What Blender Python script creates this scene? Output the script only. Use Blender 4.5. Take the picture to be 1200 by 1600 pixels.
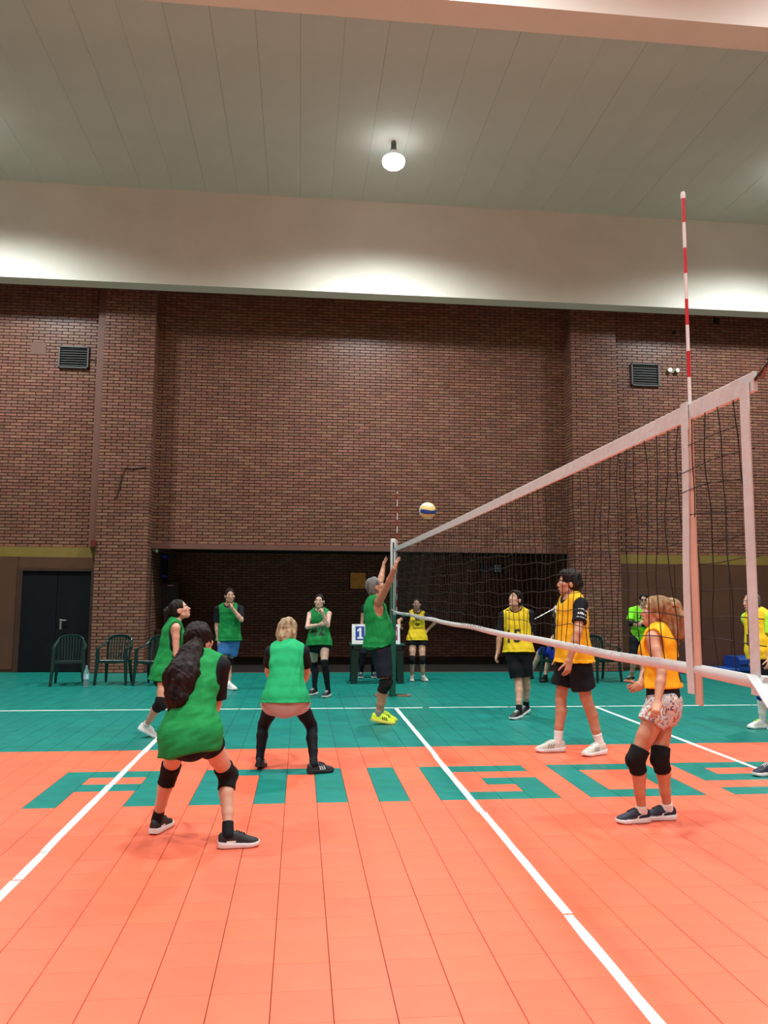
import bpy, bmesh, math, random
import numpy as np
from mathutils import Vector, Matrix
from mathutils.bvhtree import BVHTree

scene = bpy.context.scene
for o in list(bpy.data.objects):
    bpy.data.objects.remove(o)
COL = scene.collection
rnd = random.Random(7)

# ------------------------------------------------------------------ camera
F_PX, PITCH, YAW, ROLL = 1240.72, 0.10312, 0.10394, 0.00710
CAM = np.array([-1.4106, -11.7340, 1.6480])

def cam_axes():
    cy, sy, cp, sp = math.cos(YAW), math.sin(YAW), math.cos(PITCH), math.sin(PITCH)
    fwd = np.array([sy * cp, cy * cp, sp]); right = np.array([cy, -sy, 0.0]); up = np.cross(right, fwd)
    cr, sr = math.cos(ROLL), math.sin(ROLL)
    return right * cr + up * sr, up * cr - right * sr, fwd
CR, CU, CF = cam_axes()
cam_data = bpy.data.cameras.new('camera'); cam = bpy.data.objects.new('camera', cam_data); COL.objects.link(cam)
cam_data.sensor_fit = 'HORIZONTAL'; cam_data.sensor_width = 36.0; cam_data.lens = F_PX / 1200 * 36.0
cam_data.clip_start = 0.05; cam_data.clip_end = 200
cam.matrix_world = Matrix(((CR[0], CU[0], -CF[0], CAM[0]), (CR[1], CU[1], -CF[1], CAM[1]), (CR[2], CU[2], -CF[2], CAM[2]), (0, 0, 0, 1)))
scene.camera = cam

# ------------------------------------------------------------------ world, exposure
world = bpy.data.worlds.new('world'); scene.world = world; world.use_nodes = True
world.node_tree.nodes['Background'].inputs[0].default_value = (0.8, 0.9, 1.0, 1)
world.node_tree.nodes['Background'].inputs[1].default_value = 0.02
scene.view_settings.view_transform = 'Standard'; scene.view_settings.look = 'None'
scene.view_settings.gamma = 1.0; scene.view_settings.use_curve_mapping = False
scene.view_settings.exposure = 0.0
scene.cycles.max_bounces = 8; scene.cycles.diffuse_bounces = 5
LAMP_W = 2250.0          # watts of each ceiling lamp
LAMP_COL = (0.93, 1.0, 0.98)

# ------------------------------------------------------------------ helpers
def ray(px, py):
    return CR * (px - 600) / F_PX - CU * (py - 800) / F_PX + CF
def atY(px, py, Y):
    d = ray(px, py); return CAM + d * (Y - CAM[1]) / d[1]
def atZ(px, py, z=0.0):
    d = ray(px, py); return CAM + d * (z - CAM[2]) / d[2]

def link(o, parent=None):
    COL.objects.link(o)
    if parent is not None:
        o.parent = parent
    return o
def tag(o, label=None, cat=None, group=None, kind=None):
    if label: o['label'] = label
    if cat: o['category'] = cat
    if group: o['group'] = group
    if kind: o['kind'] = kind
    return o
def empty(name, loc, rz=0.0):
    o = bpy.data.objects.new(name, None); o.empty_display_size = 0.1
    o.location = loc; o.rotation_euler = (0, 0, rz); COL.objects.link(o); return o
def copy_tree(o, parent=None):
    c = o.copy(); COL.objects.link(c); c.parent = parent
    for ch in list(o.children):
        copy_tree(ch, c)
    return c

class MB:
    """collects shapes and links them as one mesh object"""
    def __init__(s): s.v = []; s.f = []; s.m = []; s.mi = 0
    def add(s, vs, fs):
        b = len(s.v); s.v.extend([tuple(map(float, p)) for p in vs])
        for f in fs: s.f.append(tuple(b + i for i in f)); s.m.append(s.mi)
        return s
    def box(s, x0, x1, y0, y1, z0, z1):
        return s.add([(x0, y0, z0), (x1, y0, z0), (x1, y1, z0), (x0, y1, z0), (x0, y0, z1), (x1, y0, z1), (x1, y1, z1), (x0, y1, z1)],
                     [(3, 2, 1, 0), (4, 5, 6, 7), (0, 1, 5, 4), (1, 2, 6, 5), (2, 3, 7, 6), (3, 0, 4, 7)])
    def sweep(s, path, prof, up=(0, 0, 1), scale=None, cap=True):
        P = [np.array(p, float) for p in path]; n = len(P); k = len(prof); vs = []
        for i in range(n):
            t = P[min(i + 1, n - 1)] - P[max(i - 1, 0)]; t /= (np.linalg.norm(t) + 1e-9)
            u = np.cross(t, np.array(up, float))
            if np.linalg.norm(u) < 1e-4: u = np.cross(t, np.array([1.0, 0.02, 0]))
            u /= np.linalg.norm(u); w = np.cross(u, t); sc = 1 if scale is None else scale[i]
            sx, sy = sc if isinstance(sc, (tuple, list)) else (sc, sc)
            for a, b in prof: vs.append(P[i] + u * a * sx + w * b * sy)
        fs = []
        for i in range(n - 1):
            for j in range(k):
                a = i * k + j; b = i * k + (j + 1) % k; fs.append((a, b, b + k, a + k))
        if cap: fs.append(tuple(range(k - 1, -1, -1))); fs.append(tuple((n - 1) * k + j for j in range(k)))
        return s.add(vs, fs)
    def bar(s, path, a, b, up=(0, 0, 1), scale=None):
        a /= 2; b /= 2; c = min(a, b) * 0.35
        return s.sweep(path, [(-a + c, -b), (a - c, -b), (a, -b + c), (a, b - c), (a - c, b), (-a + c, b), (-a, b - c), (-a, -b + c)], up, scale)
    def tube(s, path, r, n=8, scale=None, up=(0, 0, 1)):
        return s.sweep(path, [(r * math.cos(6.28318 * i / n), r * math.sin(6.28318 * i / n)) for i in range(n)], up, scale)
    def lathe(s, prof, n=20, c=(0, 0, 0)):
        vs = []; fs = []; m = len(prof)
        for r, z in prof:
            for i in range(n): vs.append((c[0] + r * math.cos(6.28318 * i / n), c[1] + r * math.sin(6.28318 * i / n), c[2] + z))
        for j in range(m - 1):
            for i in range(n):
                a = j * n + i; b = j * n + (i + 1) % n; fs.append((a, b, b + n, a + n))
        fs.append(tuple(range(n - 1, -1, -1))); fs.append(tuple((m - 1) * n + i for i in range(n)))
        return s.add(vs, fs)
    def prism(s, poly, z0, z1):
        n = len(poly); vs = [(x, y, z0) for x, y in poly] + [(x, y, z1) for x, y in poly]
        return s.add(vs, [tuple(range(n - 1, -1, -1)), tuple(range(n, 2 * n))] + [(i, (i + 1) % n, n + (i + 1) % n, n + i) for i in range(n)])
    def mesh(s, name, mats, smooth=False):
        me = bpy.data.meshes.new(name); me.from_pydata(s.v, [], s.f)
        for m in (mats if isinstance(mats, (list, tuple)) else [mats]): me.materials.append(m)
        if any(s.m): me.polygons.foreach_set('material_index', s.m)
        me.update()
        if smooth: 
            me.polygons.foreach_set('use_smooth', [True] * len(me.polygons))
            try: me.set_sharp_from_angle(angle=math.radians(42))
            except Exception: pass
        return me
    def build(s, name, mats, parent=None, smooth=False):
        return link(bpy.data.objects.new(name, s.mesh(name, mats, smooth)), parent)

# ------------------------------------------------------------------ materials
MATS = {}
def srgb(r, g, b):
    f = lambda c: (c / 255 / 12.92) if c / 255 <= 0.04045 else ((c / 255 + 0.055) / 1.055) ** 2.4
    return (f(r), f(g), f(b), 1.0)
def mat(name, col, rough=0.6, var=0.12, scale=6.0, bump=0.0, bscale=60.0, metal=0.0, spec=0.5, attr=False, stretch=None, sheen=0.0, col2=None, detail=3.0):
    """procedural principled material: base colour varied by noise, optional relief"""
    if name in MATS: return MATS[name]
    m = bpy.data.materials.new(name); m.use_nodes = True; nt = m.node_tree; N = nt.nodes; L = nt.links
    b = N['Principled BSDF']; b.inputs['Roughness'].default_value = rough; b.inputs['Metallic'].default_value = metal
    b.inputs['Specular IOR Level'].default_value = spec
    if sheen: b.inputs['Sheen Weight'].default_value = sheen
    tc = N.new('ShaderNodeTexCoord'); mp = N.new('ShaderNodeMapping'); L.new(tc.outputs['Object'], mp.inputs[0])
    if stretch: mp.inputs['Scale'].default_value = stretch
    nz = N.new('ShaderNodeTexNoise'); nz.inputs['Scale'].default_value = scale; nz.inputs['Detail'].default_value = detail
    L.new(mp.outputs[0], nz.inputs['Vector'])
    rp = N.new('ShaderNodeValToRGB'); L.new(nz.outputs['Fac'], rp.inputs[0])
    rp.color_ramp.elements[0].position = 0.3; rp.color_ramp.elements[1].position = 0.7
    if col2 is None:
        lo = [c * (1 - var) for c in col[:3]]; hi = [min(1, c * (1 + var)) for c in col[:3]]
    else: lo, hi = col[:3], col2[:3]
    rp.color_ramp.elements[0].color = (*lo, 1); rp.color_ramp.elements[1].color = (*hi, 1)
    out = rp.outputs[0]
    if attr:
        at = N.new('ShaderNodeAttribute'); at.attribute_name = 'tint'
        mx = N.new('ShaderNodeMix'); mx.data_type = 'RGBA'; mx.blend_type = 'MULTIPLY'; mx.inputs['Factor'].default_value = 1.0
        L.new(out, mx.inputs[6]); L.new(at.outputs['Color'], mx.inputs[7]); out = mx.outputs[2]
    L.new(out, b.inputs['Base Color'])
    if bump:
        n2 = N.new('ShaderNodeTexNoise'); n2.inputs['Scale'].default_value = bscale; n2.inputs['Detail'].default_value = 4
        L.new(mp.outputs[0], n2.inputs['Vector'])
        bp = N.new('ShaderNodeBump'); bp.inputs['Strength'].default_value = bump; bp.inputs['Distance'].default_value = 0.01
        L.new(n2.outputs['Fac'], bp.inputs['Height']); L.new(bp.outputs[0], b.inputs['Normal'])
    MATS[name] = m; return m
def emat(name, col, strength):
    m = bpy.data.materials.new(name); m.use_nodes = True; N = m.node_tree.nodes; L = m.node_tree.links
    b = N['Principled BSDF']; b.inputs['Base Color'].default_value = (*col, 1); b.inputs['Emission Color'].default_value = (*col, 1)
    b.inputs['Emission Strength'].default_value = strength; m.cycles.emission_sampling = 'NONE'; MATS[name] = m; return m

M_BRICK = mat('brick', (0.250, 0.116, 0.082, 1), 0.32, 0.14, 9.0, 0.15, 70, attr=True, spec=0.5)
M_MORTAR = mat('mortar', (0.016, 0.009, 0.007, 1), 0.9, 0.2, 20)
M_PLASTER = mat('plaster', (0.86, 0.84, 0.76, 1), 0.75, 0.04, 1.3, 0.05, 30)
M_CEIL = mat('ceiling_board', (0.74, 0.74, 0.68, 1), 0.8, 0.05, 0.8, 0.05, 25)
M_SEAM = mat('ceiling_seam', (0.22, 0.21, 0.18, 1), 0.9)
M_ORANGE = mat('tile_orange', (0.80, 0.145, 0.075, 1), 0.42, 0.05, 5.0, 0.10, 220, attr=True, spec=0.4)
M_GREEN = mat('tile_green', (0.006, 0.19, 0.158, 1), 0.42, 0.12, 5.0, 0.12, 220, attr=True, spec=0.25)
M_SUB = mat('floor_base', (0.10, 0.035, 0.02, 1), 0.9)
M_LINE = mat('line_tape', (0.85, 0.86, 0.84, 1), 0.5, 0.05, 8)
M_TAPEGREY = mat('line_tape_worn', (0.33, 0.34, 0.35, 1), 0.6, 0.1, 20)
M_BROWN = mat('brown_panel', (0.095, 0.036, 0.018, 1), 0.55, 0.12, 3.0, 0.05, 40)
M_OCHRE = mat('ochre_paint', (0.23, 0.15, 0.03, 1), 0.55, 0.1, 4.0)
M_DOOR = mat('door_dark', (0.006, 0.007, 0.010, 1), 0.7, 0.2, 4.0, spec=.15)
M_DARKWOOD = mat('dark_wood', (0.05, 0.022, 0.014, 1), 0.5, 0.2, 6.0)
M_PINKBROWN = mat('painted_duct', (0.16, 0.065, 0.047, 1), 0.55, 0.08, 4.0)
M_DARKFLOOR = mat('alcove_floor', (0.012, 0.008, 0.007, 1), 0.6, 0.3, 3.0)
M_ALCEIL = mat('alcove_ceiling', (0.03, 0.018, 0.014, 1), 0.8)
M_STEEL = mat('steel', (0.55, 0.56, 0.56, 1), 0.3, 0.05, 10, metal=0.9)
M_BLACKP = mat('black_plastic', (0.012, 0.013, 0.014, 1), 0.45, 0.2, 10)
M_GREYP = mat('grey_metal', (0.10, 0.11, 0.11, 1), 0.45, 0.1, 10)
M_WHITEP = mat('white_plastic', (0.78, 0.79, 0.78, 1), 0.4, 0.03, 8)
M_NETTAPE = mat('net_tape', (0.60, 0.615, 0.62, 1), 0.7, 0.06, 10, 0.25, 25)
M_CORD = mat('net_cord', (0.008, 0.008, 0.008, 1), 0.8)
M_RED = mat('antenna_red', (0.55, 0.015, 0.03, 1), 0.4)
M_POSTGREEN = mat('post_green', (0.010, 0.11, 0.075, 1), 0.35, 0.08, 6)
M_CHAIR = mat('chair_green', (0.006, 0.030, 0.026, 1), 0.28, 0.1, 6)
M_TABLE = mat('table_green', (0.008, 0.10, 0.075, 1), 0.35, 0.1, 6)
M_LAMPLENS = emat('lamp_lens', (0.95, 1.0, 0.98), 7.0)

# ------------------------------------------------------------------ setting: dimensions (metres)
Z_BEAM, Z_CEIL, BEAM_T = 8.03, 10.09, 0.38
Y_PIL, Y_WALL, Y_SIDE, Y_ALC = 5.35, 5.80, 5.55, 9.40
X_P0, X_P1 = 4.62, 5.68
XE = 12.5; Y_FRONT = -20.5
Z_LINT, Z_OCH0, Z_OCH1 = 2.70, 2.37, 2.58
B_L, B_H, B_D, J = 0.230, 0.0560, 0.015, 0.0115

def struct(o): o['kind'] = 'structure'; return o

# ---- bricks: real pieces in front of a recessed mortar face
def brick_mesh(L, tint, name='brick'):
    b = 0.003; x, z = L / 2, B_H / 2
    m = MB(); m.add([(-x, 0, -z), (x, 0, -z), (x, 0, z), (-x, 0, z), (-x + b, -B_D, -z + b), (x - b, -B_D, -z + b), (x - b, -B_D, z - b), (-x + b, -B_D, z - b)],
                    [(4, 5, 6, 7), (0, 1, 5, 4), (1, 2, 6, 5), (2, 3, 7, 6), (3, 0, 4, 7)])
    me = m.mesh(name, M_BRICK); a = me.color_attributes.new('tint', 'FLOAT_COLOR', 'POINT')
    a.data.foreach_set('color', [c for _ in range(len(me.vertices)) for c in (*tint, 1)])
    return me
def rtint(r):
    k = r.uniform(0.82, 1.18); return (k * r.uniform(0.95, 1.06), k * r.uniform(0.92, 1.06), k * r.uniform(0.88, 1.1))
TINTS = [rtint(rnd) for _ in range(7)]
BRICK_CACHE = {}
def bricks(parent, origin, udir, length, z0, z1, n_single=300, seed=1, focus=None):
    """brick courses on a vertical face; origin = left end at z 0, udir along the face, outward normal = right-hand of udir (towards -Y for udir +X)"""
    r = random.Random(seed); u = np.array(udir, float); nrm = np.array([u[1], -u[0], 0.0]); o = np.array(origin, float)
    items = []; row = 0; z = z0 + J / 2
    while z + B_H <= z1 + 0.03:
        s = -(B_L + J) / 2 * (row % 2); 
        while s < length - 0.02:
            a = max(0.0, s); b = min(length, s + B_L)
            if b - a > 0.03: items.append((round((b - a) / 0.02) * 0.02 if b - a < B_L - 1e-4 else B_L, (a + b) / 2, z + B_H / 2))
            s += B_L + J
        z += B_H + J; row += 1
    if focus is None: focus = (length / 2, (z0 + z1) / 2)
    def dist(it): return np.linalg.norm(o + u * it[1] + np.array([0, 0, it[2]]) - CAM)
    items.sort(key=dist)
    ang = math.atan2(u[1], u[0])
    for L, s, zc in items[:n_single]:
        k = (round(L, 3), r.randrange(7))
        if k not in BRICK_CACHE: BRICK_CACHE[k] = brick_mesh(L, TINTS[k[1]])
        ob = link(bpy.data.objects.new('brick', BRICK_CACHE[k]), parent)
        p = o + u * s + nrm * r.uniform(-0.002, 0.002); ob.location = (p[0], p[1], zc); ob.rotation_euler = (0, 0, ang)
    rest = items[n_single:]
    if rest:
        n = len(rest); V = np.zeros((n, 8, 3)); bb = 0.003; T = np.ones((n, 8, 4))
        L = np.array([i[0] for i in rest]); S = np.array([i[1] for i in rest]); Zc = np.array([i[2] for i in rest])
        jit = np.array([r.uniform(-0.002, 0.002) for _ in rest])
        sx = [-1, 1, 1, -1] * 2; sz = [-1, -1, 1, 1] * 2
        for k in range(8):
            ins = bb if k >= 4 else 0; dep = (B_D if k >= 4 else 0)
            uu = S + sx[k] * (L / 2 - ins); zz = Zc + sz[k] * (B_H / 2 - ins)
            V[:, k] = o[None] + uu[:, None] * u[None] + (dep + jit)[:, None] * nrm[None]; V[:, k, 2] += zz
        for i in range(n): T[i, :, :3] = TINTS[r.randrange(7)] if r.random() < 0.6 else rtint(r)
        fs = np.array([(4, 5, 6, 7), (0, 1, 5, 4), (1, 2, 6, 5), (2, 3, 7, 6), (3, 0, 4, 7)])
        Fc = (np.arange(n)[:, None, None] * 8 + fs[None]).reshape(-1, 4)
        me = bpy.data.meshes.new('brick'); me.from_pydata(V.reshape(-1, 3).tolist(), [], Fc.tolist()); me.materials.append(M_BRICK)
        a = me.color_attributes.new('tint', 'FLOAT_COLOR', 'POINT'); a.data.foreach_set('color', T.reshape(-1))
        ob = link(bpy.data.objects.new('brick', me), parent); ob['kind'] = 'stuff'

# centre bay above the alcove
w = struct(MB().box(-X_P0 - .1, X_P0 + .1, Y_WALL, Y_WALL + .3, Z_LINT, Z_CEIL).build('wall_back', M_MORTAR))
bricks(w, (-X_P0, Y_WALL, 0), (1, 0, 0), 2 * X_P0, Z_LINT, Z_BEAM + 1.1, 300, 11)
lt = struct(MB().box(-X_P0, X_P0, Y_WALL - .05, Y_WALL + .3, Z_LINT - .11, Z_LINT).build('trim_1', M_PINKBROWN))
# side bays
for sd, nm in ((-1, 'wall_back_left'), (1, 'wall_back_right')):
    xa, xb = sorted((sd * (X_P1 - .02), sd * XE))
    w = struct(MB().box(xa, xb, Y_SIDE, Y_SIDE + .5, 0, Z_CEIL).build(nm, M_MORTAR))
    x0, x1 = sorted((sd * X_P1, sd * 12.4))
    bricks(w, (x0, Y_SIDE, 0), (1, 0, 0), x1 - x0, Z_OCH1, Z_BEAM + 1.0, 300, 20 + sd)
# pillars
for sd in (-1, 1):
    x0, x1 = sorted((sd * X_P0, sd * X_P1))
    w = struct(MB().box(x0, x1, Y_PIL, Y_WALL + .2, 0, Z_CEIL).build('brick_pillar', M_MORTAR))
    bricks(w, (x0, Y_PIL, 0), (1, 0, 0), x1 - x0, 0, Z_BEAM + .9, 300, 30 + sd)
    if sd < 0: bricks(w, (x1, Y_PIL, 0), (0, 1, 0), .45, 0, Z_BEAM + .9, 0, 33)
    else: bricks(w, (x0, Y_WALL, 0), (0, -1, 0), .45, 0, Z_BEAM + .9, 0, 34)
# painted duct beside the left pillar
struct(MB().box(-X_P1 - .14, -X_P1, Y_PIL + .02, Y_SIDE, Z_OCH1, Z_CEIL).build('trim_2', M_PINKBROWN))
# alcove
wa = struct(MB().box(-X_P0 - .6, X_P0 + .6, Y_ALC, Y_ALC + .2, 0, Z_LINT + .2).build('wall_alcove_back', M_MORTAR))
bricks(wa, (-X_P0, Y_ALC, 0), (1, 0, 0), 2 * X_P0, 0, Z_LINT, 300, 41)
wl = struct(MB().box(-X_P0 - .2, -X_P0, Y_WALL + .2, Y_ALC, 0, Z_LINT + .2).build('wall_alcove_left', M_MORTAR))
bricks(wl, (-X_P0, Y_WALL + .2, 0), (0, 1, 0), Y_ALC - Y_WALL - .2, 0, Z_LINT, 300, 42)
wr = struct(MB().box(X_P0, X_P0 + .2, Y_WALL + .2, Y_ALC, 0, Z_LINT + .2).build('wall_alcove_right', M_MORTAR))
bricks(wr, (X_P0, Y_ALC, 0), (0, -1, 0), Y_ALC - Y_WALL - .2, 0, Z_LINT, 300, 43)
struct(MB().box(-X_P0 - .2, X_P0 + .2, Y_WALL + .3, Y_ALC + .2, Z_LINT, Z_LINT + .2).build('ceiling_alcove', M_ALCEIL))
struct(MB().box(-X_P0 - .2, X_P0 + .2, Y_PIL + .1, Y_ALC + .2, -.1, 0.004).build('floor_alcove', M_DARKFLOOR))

# ochre bands, brown panels, door
for sd, nm in ((-1, 3), (1, 4)):
    xa, xb = sorted((sd * (X_P1 + .005), sd * XE))
    struct(MB().box(xa, xb, Y_SIDE - .05, Y_SIDE, Z_OCH0, Z_OCH1).build('trim_%d' % nm, M_OCHRE))
panel = struct(MB().box(-XE, -7.22, Y_SIDE - .04, Y_SIDE, 0, Z_OCH0).build('wall_panel_left', M_BROWN))
for k in range(4):
    x = -7.26 - k * 1.25; MB().box(x - 1.235, x, Y_SIDE - .06, Y_SIDE - .038, .06, Z_OCH0 - .005).build('panel', M_BROWN, panel)
panel = struct(MB().box(X_P1 + .01, XE, Y_SIDE - .04, Y_SIDE, 0, Z_OCH0).build('wall_panel_right', M_BROWN))
for k in range(5):
    x = X_P1 + .03 + k * 1.30; MB().box(x, x + 1.285, Y_SIDE - .06, Y_SIDE - .038, .06, Z_OCH0 - .005).build('panel', M_BROWN, panel)
head = struct(MB().box(-7.22, -X_P1 - .005, Y_SIDE - .05, Y_SIDE, 2.14, Z_OCH0).build('trim_5', M_BROWN))
dr = struct(empty('door_1', (-6.44, Y_SIDE, 0)))
m = MB(); m.box(-.78, -.70, -.09, 0, 0, 2.14); m.box(.68, .755, -.09, 0, 0, 2.14); m.box(-.70, .68, -.09, 0, 2.08, 2.14); m.build('door_frame', M_DARKWOOD, dr)
MB().box(-.70, -.005, -.05, 0, .01, 2.08).build('door_leaf', M_DOOR, dr)
lf = MB().box(.005, .68, -.05, 0, .01, 2.08).build('door_leaf', M_DOOR, dr)
hx = atY(97, 971, Y_SIDE)
m = MB(); m.box(-.03, .01, -.062, -.05, -.16, .05); m.tube([(-.01, -.06, .03), (-.01, -.10, .03)], .01); m.bar([(-.02, -.10, .03), (.11, -.10, .025)], .018, .018)
hd = m.build('door_handle', M_STEEL, lf); hd.location = (hx[0] + 6.44, 0, hx[2])
# other walls of the hall
struct(MB().box(-XE - .3, -XE, Y_FRONT, Y_SIDE + .5, 0, Z_CEIL).build('wall_left', mat('brick_plain', (0.20, .09, .06, 1), .6)))
struct(MB().box(XE, XE + .3, Y_FRONT, Y_SIDE + .5, 0, Z_CEIL).build('wall_right', MATS['brick_plain']))
struct(MB().box(-XE - .3, XE + .3, Y_FRONT - .3, Y_FRONT, 0, Z_CEIL).build('wall_front', MATS['brick_plain']))

# ---- ceiling: boards with narrow seams, downstand beams
ce = struct(MB().box(-XE - .3, XE + .3, Y_FRONT - .3, Y_SIDE + .5, Z_CEIL + .02, Z_CEIL + .2).build('ceiling', M_SEAM))
pw = 0.662; bm_y = [4.6, -3.89, -12.4]
spans = [(bm_y[1] + BEAM_T, bm_y[0]), (bm_y[2] + BEAM_T, bm_y[1]), (Y_FRONT, bm_y[2]), (bm_y[0] + BEAM_T, Y_SIDE)]
pc = {}
for si, (ya, yb) in enumerate(spans):
    pc[si] = MB().box(-pw / 2 + .002, pw / 2 - .002, ya, yb, 0, .03).mesh('ceiling_panel', M_CEIL)
    for k in range(-19, 20):
        o = link(bpy.data.objects.new('ceiling_panel', pc[si]), ce); o.location = (k * pw + .1, 0, Z_CEIL + (0.0015 * ((k * 7) % 3)))
for i, y in enumerate(bm_y):
    struct(MB().box(-XE, XE, y, y + BEAM_T, Z_BEAM, Z_CEIL + .01).build('ceiling_beam', M_PLASTER))

# ---- floor: interlocking 25 cm tiles on a base
fl = struct(MB().box(-XE, XE, Y_FRONT, Y_WALL, -.12, -.006).build('floor', M_SUB))
T = 0.25; TY0 = 0.03
FONT = {'A': ['XXXX', 'X..X', 'XXXX', 'X..X', 'X..X'], 'M': ['XXXXX', 'X.X.X', 'X.X.X', 'X.X.X', 'X.X.X'], 'I': ['X'] * 5,
        'G': ['XXXX', 'X...', 'X.XX', 'X..X', 'XXXX'], 'O': ['XXXX', 'X..X', 'X..X', 'X..X', 'XXXX'], 'S': ['XXXX', 'X...', 'XXXX', '...X', 'XXXX']}
letters = set(); cx = -14
for ch in 'AMIGOS':
    g = FONT[ch]
    for rr in range(5):
        for c, q in enumerate(g[rr]):
            if q == 'X': letters.add((cx + c, -17 - rr))
    cx += len(g[0]) + 1
cells = []
for ix in range(-50, 50):
    for iy in range(-82, 22):
        y = TY0 + iy * T
        if y + T > Y_SIDE: continue
        if y + T > Y_PIL + .01 and (X_P0 - .02 <= abs(ix * T + T / 2) <= X_P1 + .02 or abs(ix * T + .125) < X_P0): continue
        orange = (-24 <= ix < 24) and iy < -12 and (ix, iy) not in letters
        cells.append((ix, iy, orange))
def in_view(x, y):
    v = np.array([x, y, 0.0]) - CAM; z = v @ CF
    if z < .5: return False
    return abs(v @ CR / z) < 610 / F_PX and abs(v @ CU / z) < 815 / F_PX
def tile_area(c):
    x, y = c[0] * T + .125, TY0 + c[1] * T + .125
    return (0 if in_view(x, y) else 100) + np.hypot(x - CAM[0], y - CAM[1])
cells.sort(key=tile_area)
GX, GY, BV = .0016, .0004, .0015
def tile_v(tx=0):
    a, b = T / 2 - GX + .0004, T / 2 - GY
    return [(-a, -b, -.006), (a, -b, -.006), (a, b, -.006), (-a, b, -.006), (-a + BV, -b + BV * .15, 0), (a - BV, -b + BV * .15, 0), (a - BV, b - BV * .15, 0), (-a + BV, b - BV * .15, 0)]
TF = [(4, 5, 6, 7), (0, 1, 5, 4), (1, 2, 6, 5), (2, 3, 7, 6), (3, 0, 4, 7)]
TM = {}
def ttint(r): k = r.uniform(.955, 1.035); return (k, k * r.uniform(.97, 1.03), k * r.uniform(.97, 1.03))
for orange in (True, False):
    for k in range(6):
        me = MB().add(tile_v(), TF).mesh('tile', M_ORANGE if orange else M_GREEN); t = ttint(rnd)
        a = me.color_attributes.new('tint', 'FLOAT_COLOR', 'POINT'); a.data.foreach_set('color', [c for _ in range(8) for c in (*t, 1)]); TM[orange, k] = me
for ix, iy, org in cells[:300]:
    o = link(bpy.data.objects.new('tile', TM[org, rnd.randrange(6)]), fl); o.location = (ix * T + T / 2, TY0 + iy * T + T / 2, rnd.uniform(-.0006, 0))
tv = np.array(tile_v()); rest = cells[300:]; n = len(rest)
V = np.zeros((n, 8, 3)); TC = np.ones((n, 8, 4))
for i, (ix, iy, org) in enumerate(rest):
    V[i] = tv + np.array([ix * T + T / 2, TY0 + iy * T + T / 2, rnd.uniform(-.0006, 0)]); TC[i, :, :3] = ttint(rnd)
Fc = (np.arange(n)[:, None, None] * 8 + np.array(TF)[None]).reshape(-1, 4)
me = bpy.data.meshes.new('tile'); me.from_pydata(V.reshape(-1, 3).tolist(), [], Fc.tolist()); me.materials.append(M_ORANGE); me.materials.append(M_GREEN)
me.polygons.foreach_set('material_index', [0 if c[2] else 1 for c in rest for _ in range(5)])
a = me.color_attributes.new('tint', 'FLOAT_COLOR', 'POINT'); a.data.foreach_set('color', TC.reshape(-1))
o = link(bpy.data.objects.new('tile', me), fl); o['kind'] = 'stuff'

# ---- court lines: lengths of white tape, a little wavy, with small breaks
def tape_line(p0, p1, w, cuts, seed):
    r = random.Random(seed); p0 = np.array(p0, float); p1 = np.array(p1, float); L = np.linalg.norm(p1 - p0); d = (p1 - p0) / L; nn = np.array([-d[1], d[0]])
    edges = [0] + [c for c in cuts] + [L]
    for a, b in zip(edges[:-1], edges[1:]):
        b2 = b - (r.uniform(.008, .02) if b < L else 0); k = max(2, int((b2 - a) / .3) + 1); off = r.uniform(-.006, .006); top = []; bot = []
        for i in range(k + 1):
            s = a + (b2 - a) * i / k; c = p0 + d * s; e1 = w / 2 + r.uniform(-.004, .003); e2 = w / 2 + r.uniform(-.004, .003)
            top.append(c + nn * (e1 + off)); bot.append(c - nn * (e2 - off))
        vs = [(p[0], p[1], z) for z in (.0012, .0002) for p in top + bot]; q = k + 1; fs = []
        for i in range(k):
            fs.append((i, q + i, q + i + 1, i + 1)); fs.append((2 * q + i, i, i + 1, 2 * q + i + 1)); fs.append((q + i, 3 * q + i, 3 * q + i + 1, q + i + 1))
        MB().add(vs, [f[::-1] if False else f for f in fs]).build('court_line', M_LINE, fl)
    for c in cuts[::2]:
        p = p0 + d * c; e = w / 2 + .004
        MB().add([(*(p + nn * e - d * .02), .0018), (*(p + nn * (e + .02) - d * .01), .0018), (*(p - nn * e * .4 + d * .015), .0018), (*(p - nn * e * .4 - d * .004), .0018)], [(0, 1, 2, 3)]).build('tape_patch', M_TAPEGREY, fl)
tape_line((0, 0), (0, -11.2), .055, [1.6, 3.5, 5.6, 7.55], 1)
tape_line((-3, -1.4), (-3, -11.2), .055, [1.7, 3.1, 4.9, 5.4], 2)
tape_line((3, .0), (3, -11.2), .055, [2.0, 3.4, 4.3], 3)
tape_line((-9.2, 0), (-3.4, 0), .05, [1.9, 3.1], 4)
tape_line((-3.34, 0), (.4, 0), .05, [1.1, 2.6], 5)
tape_line((.5, 0), (9.2, 0), .05, [1.2, 2.7, 3.6, 5.0, 6.6], 6)

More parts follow.
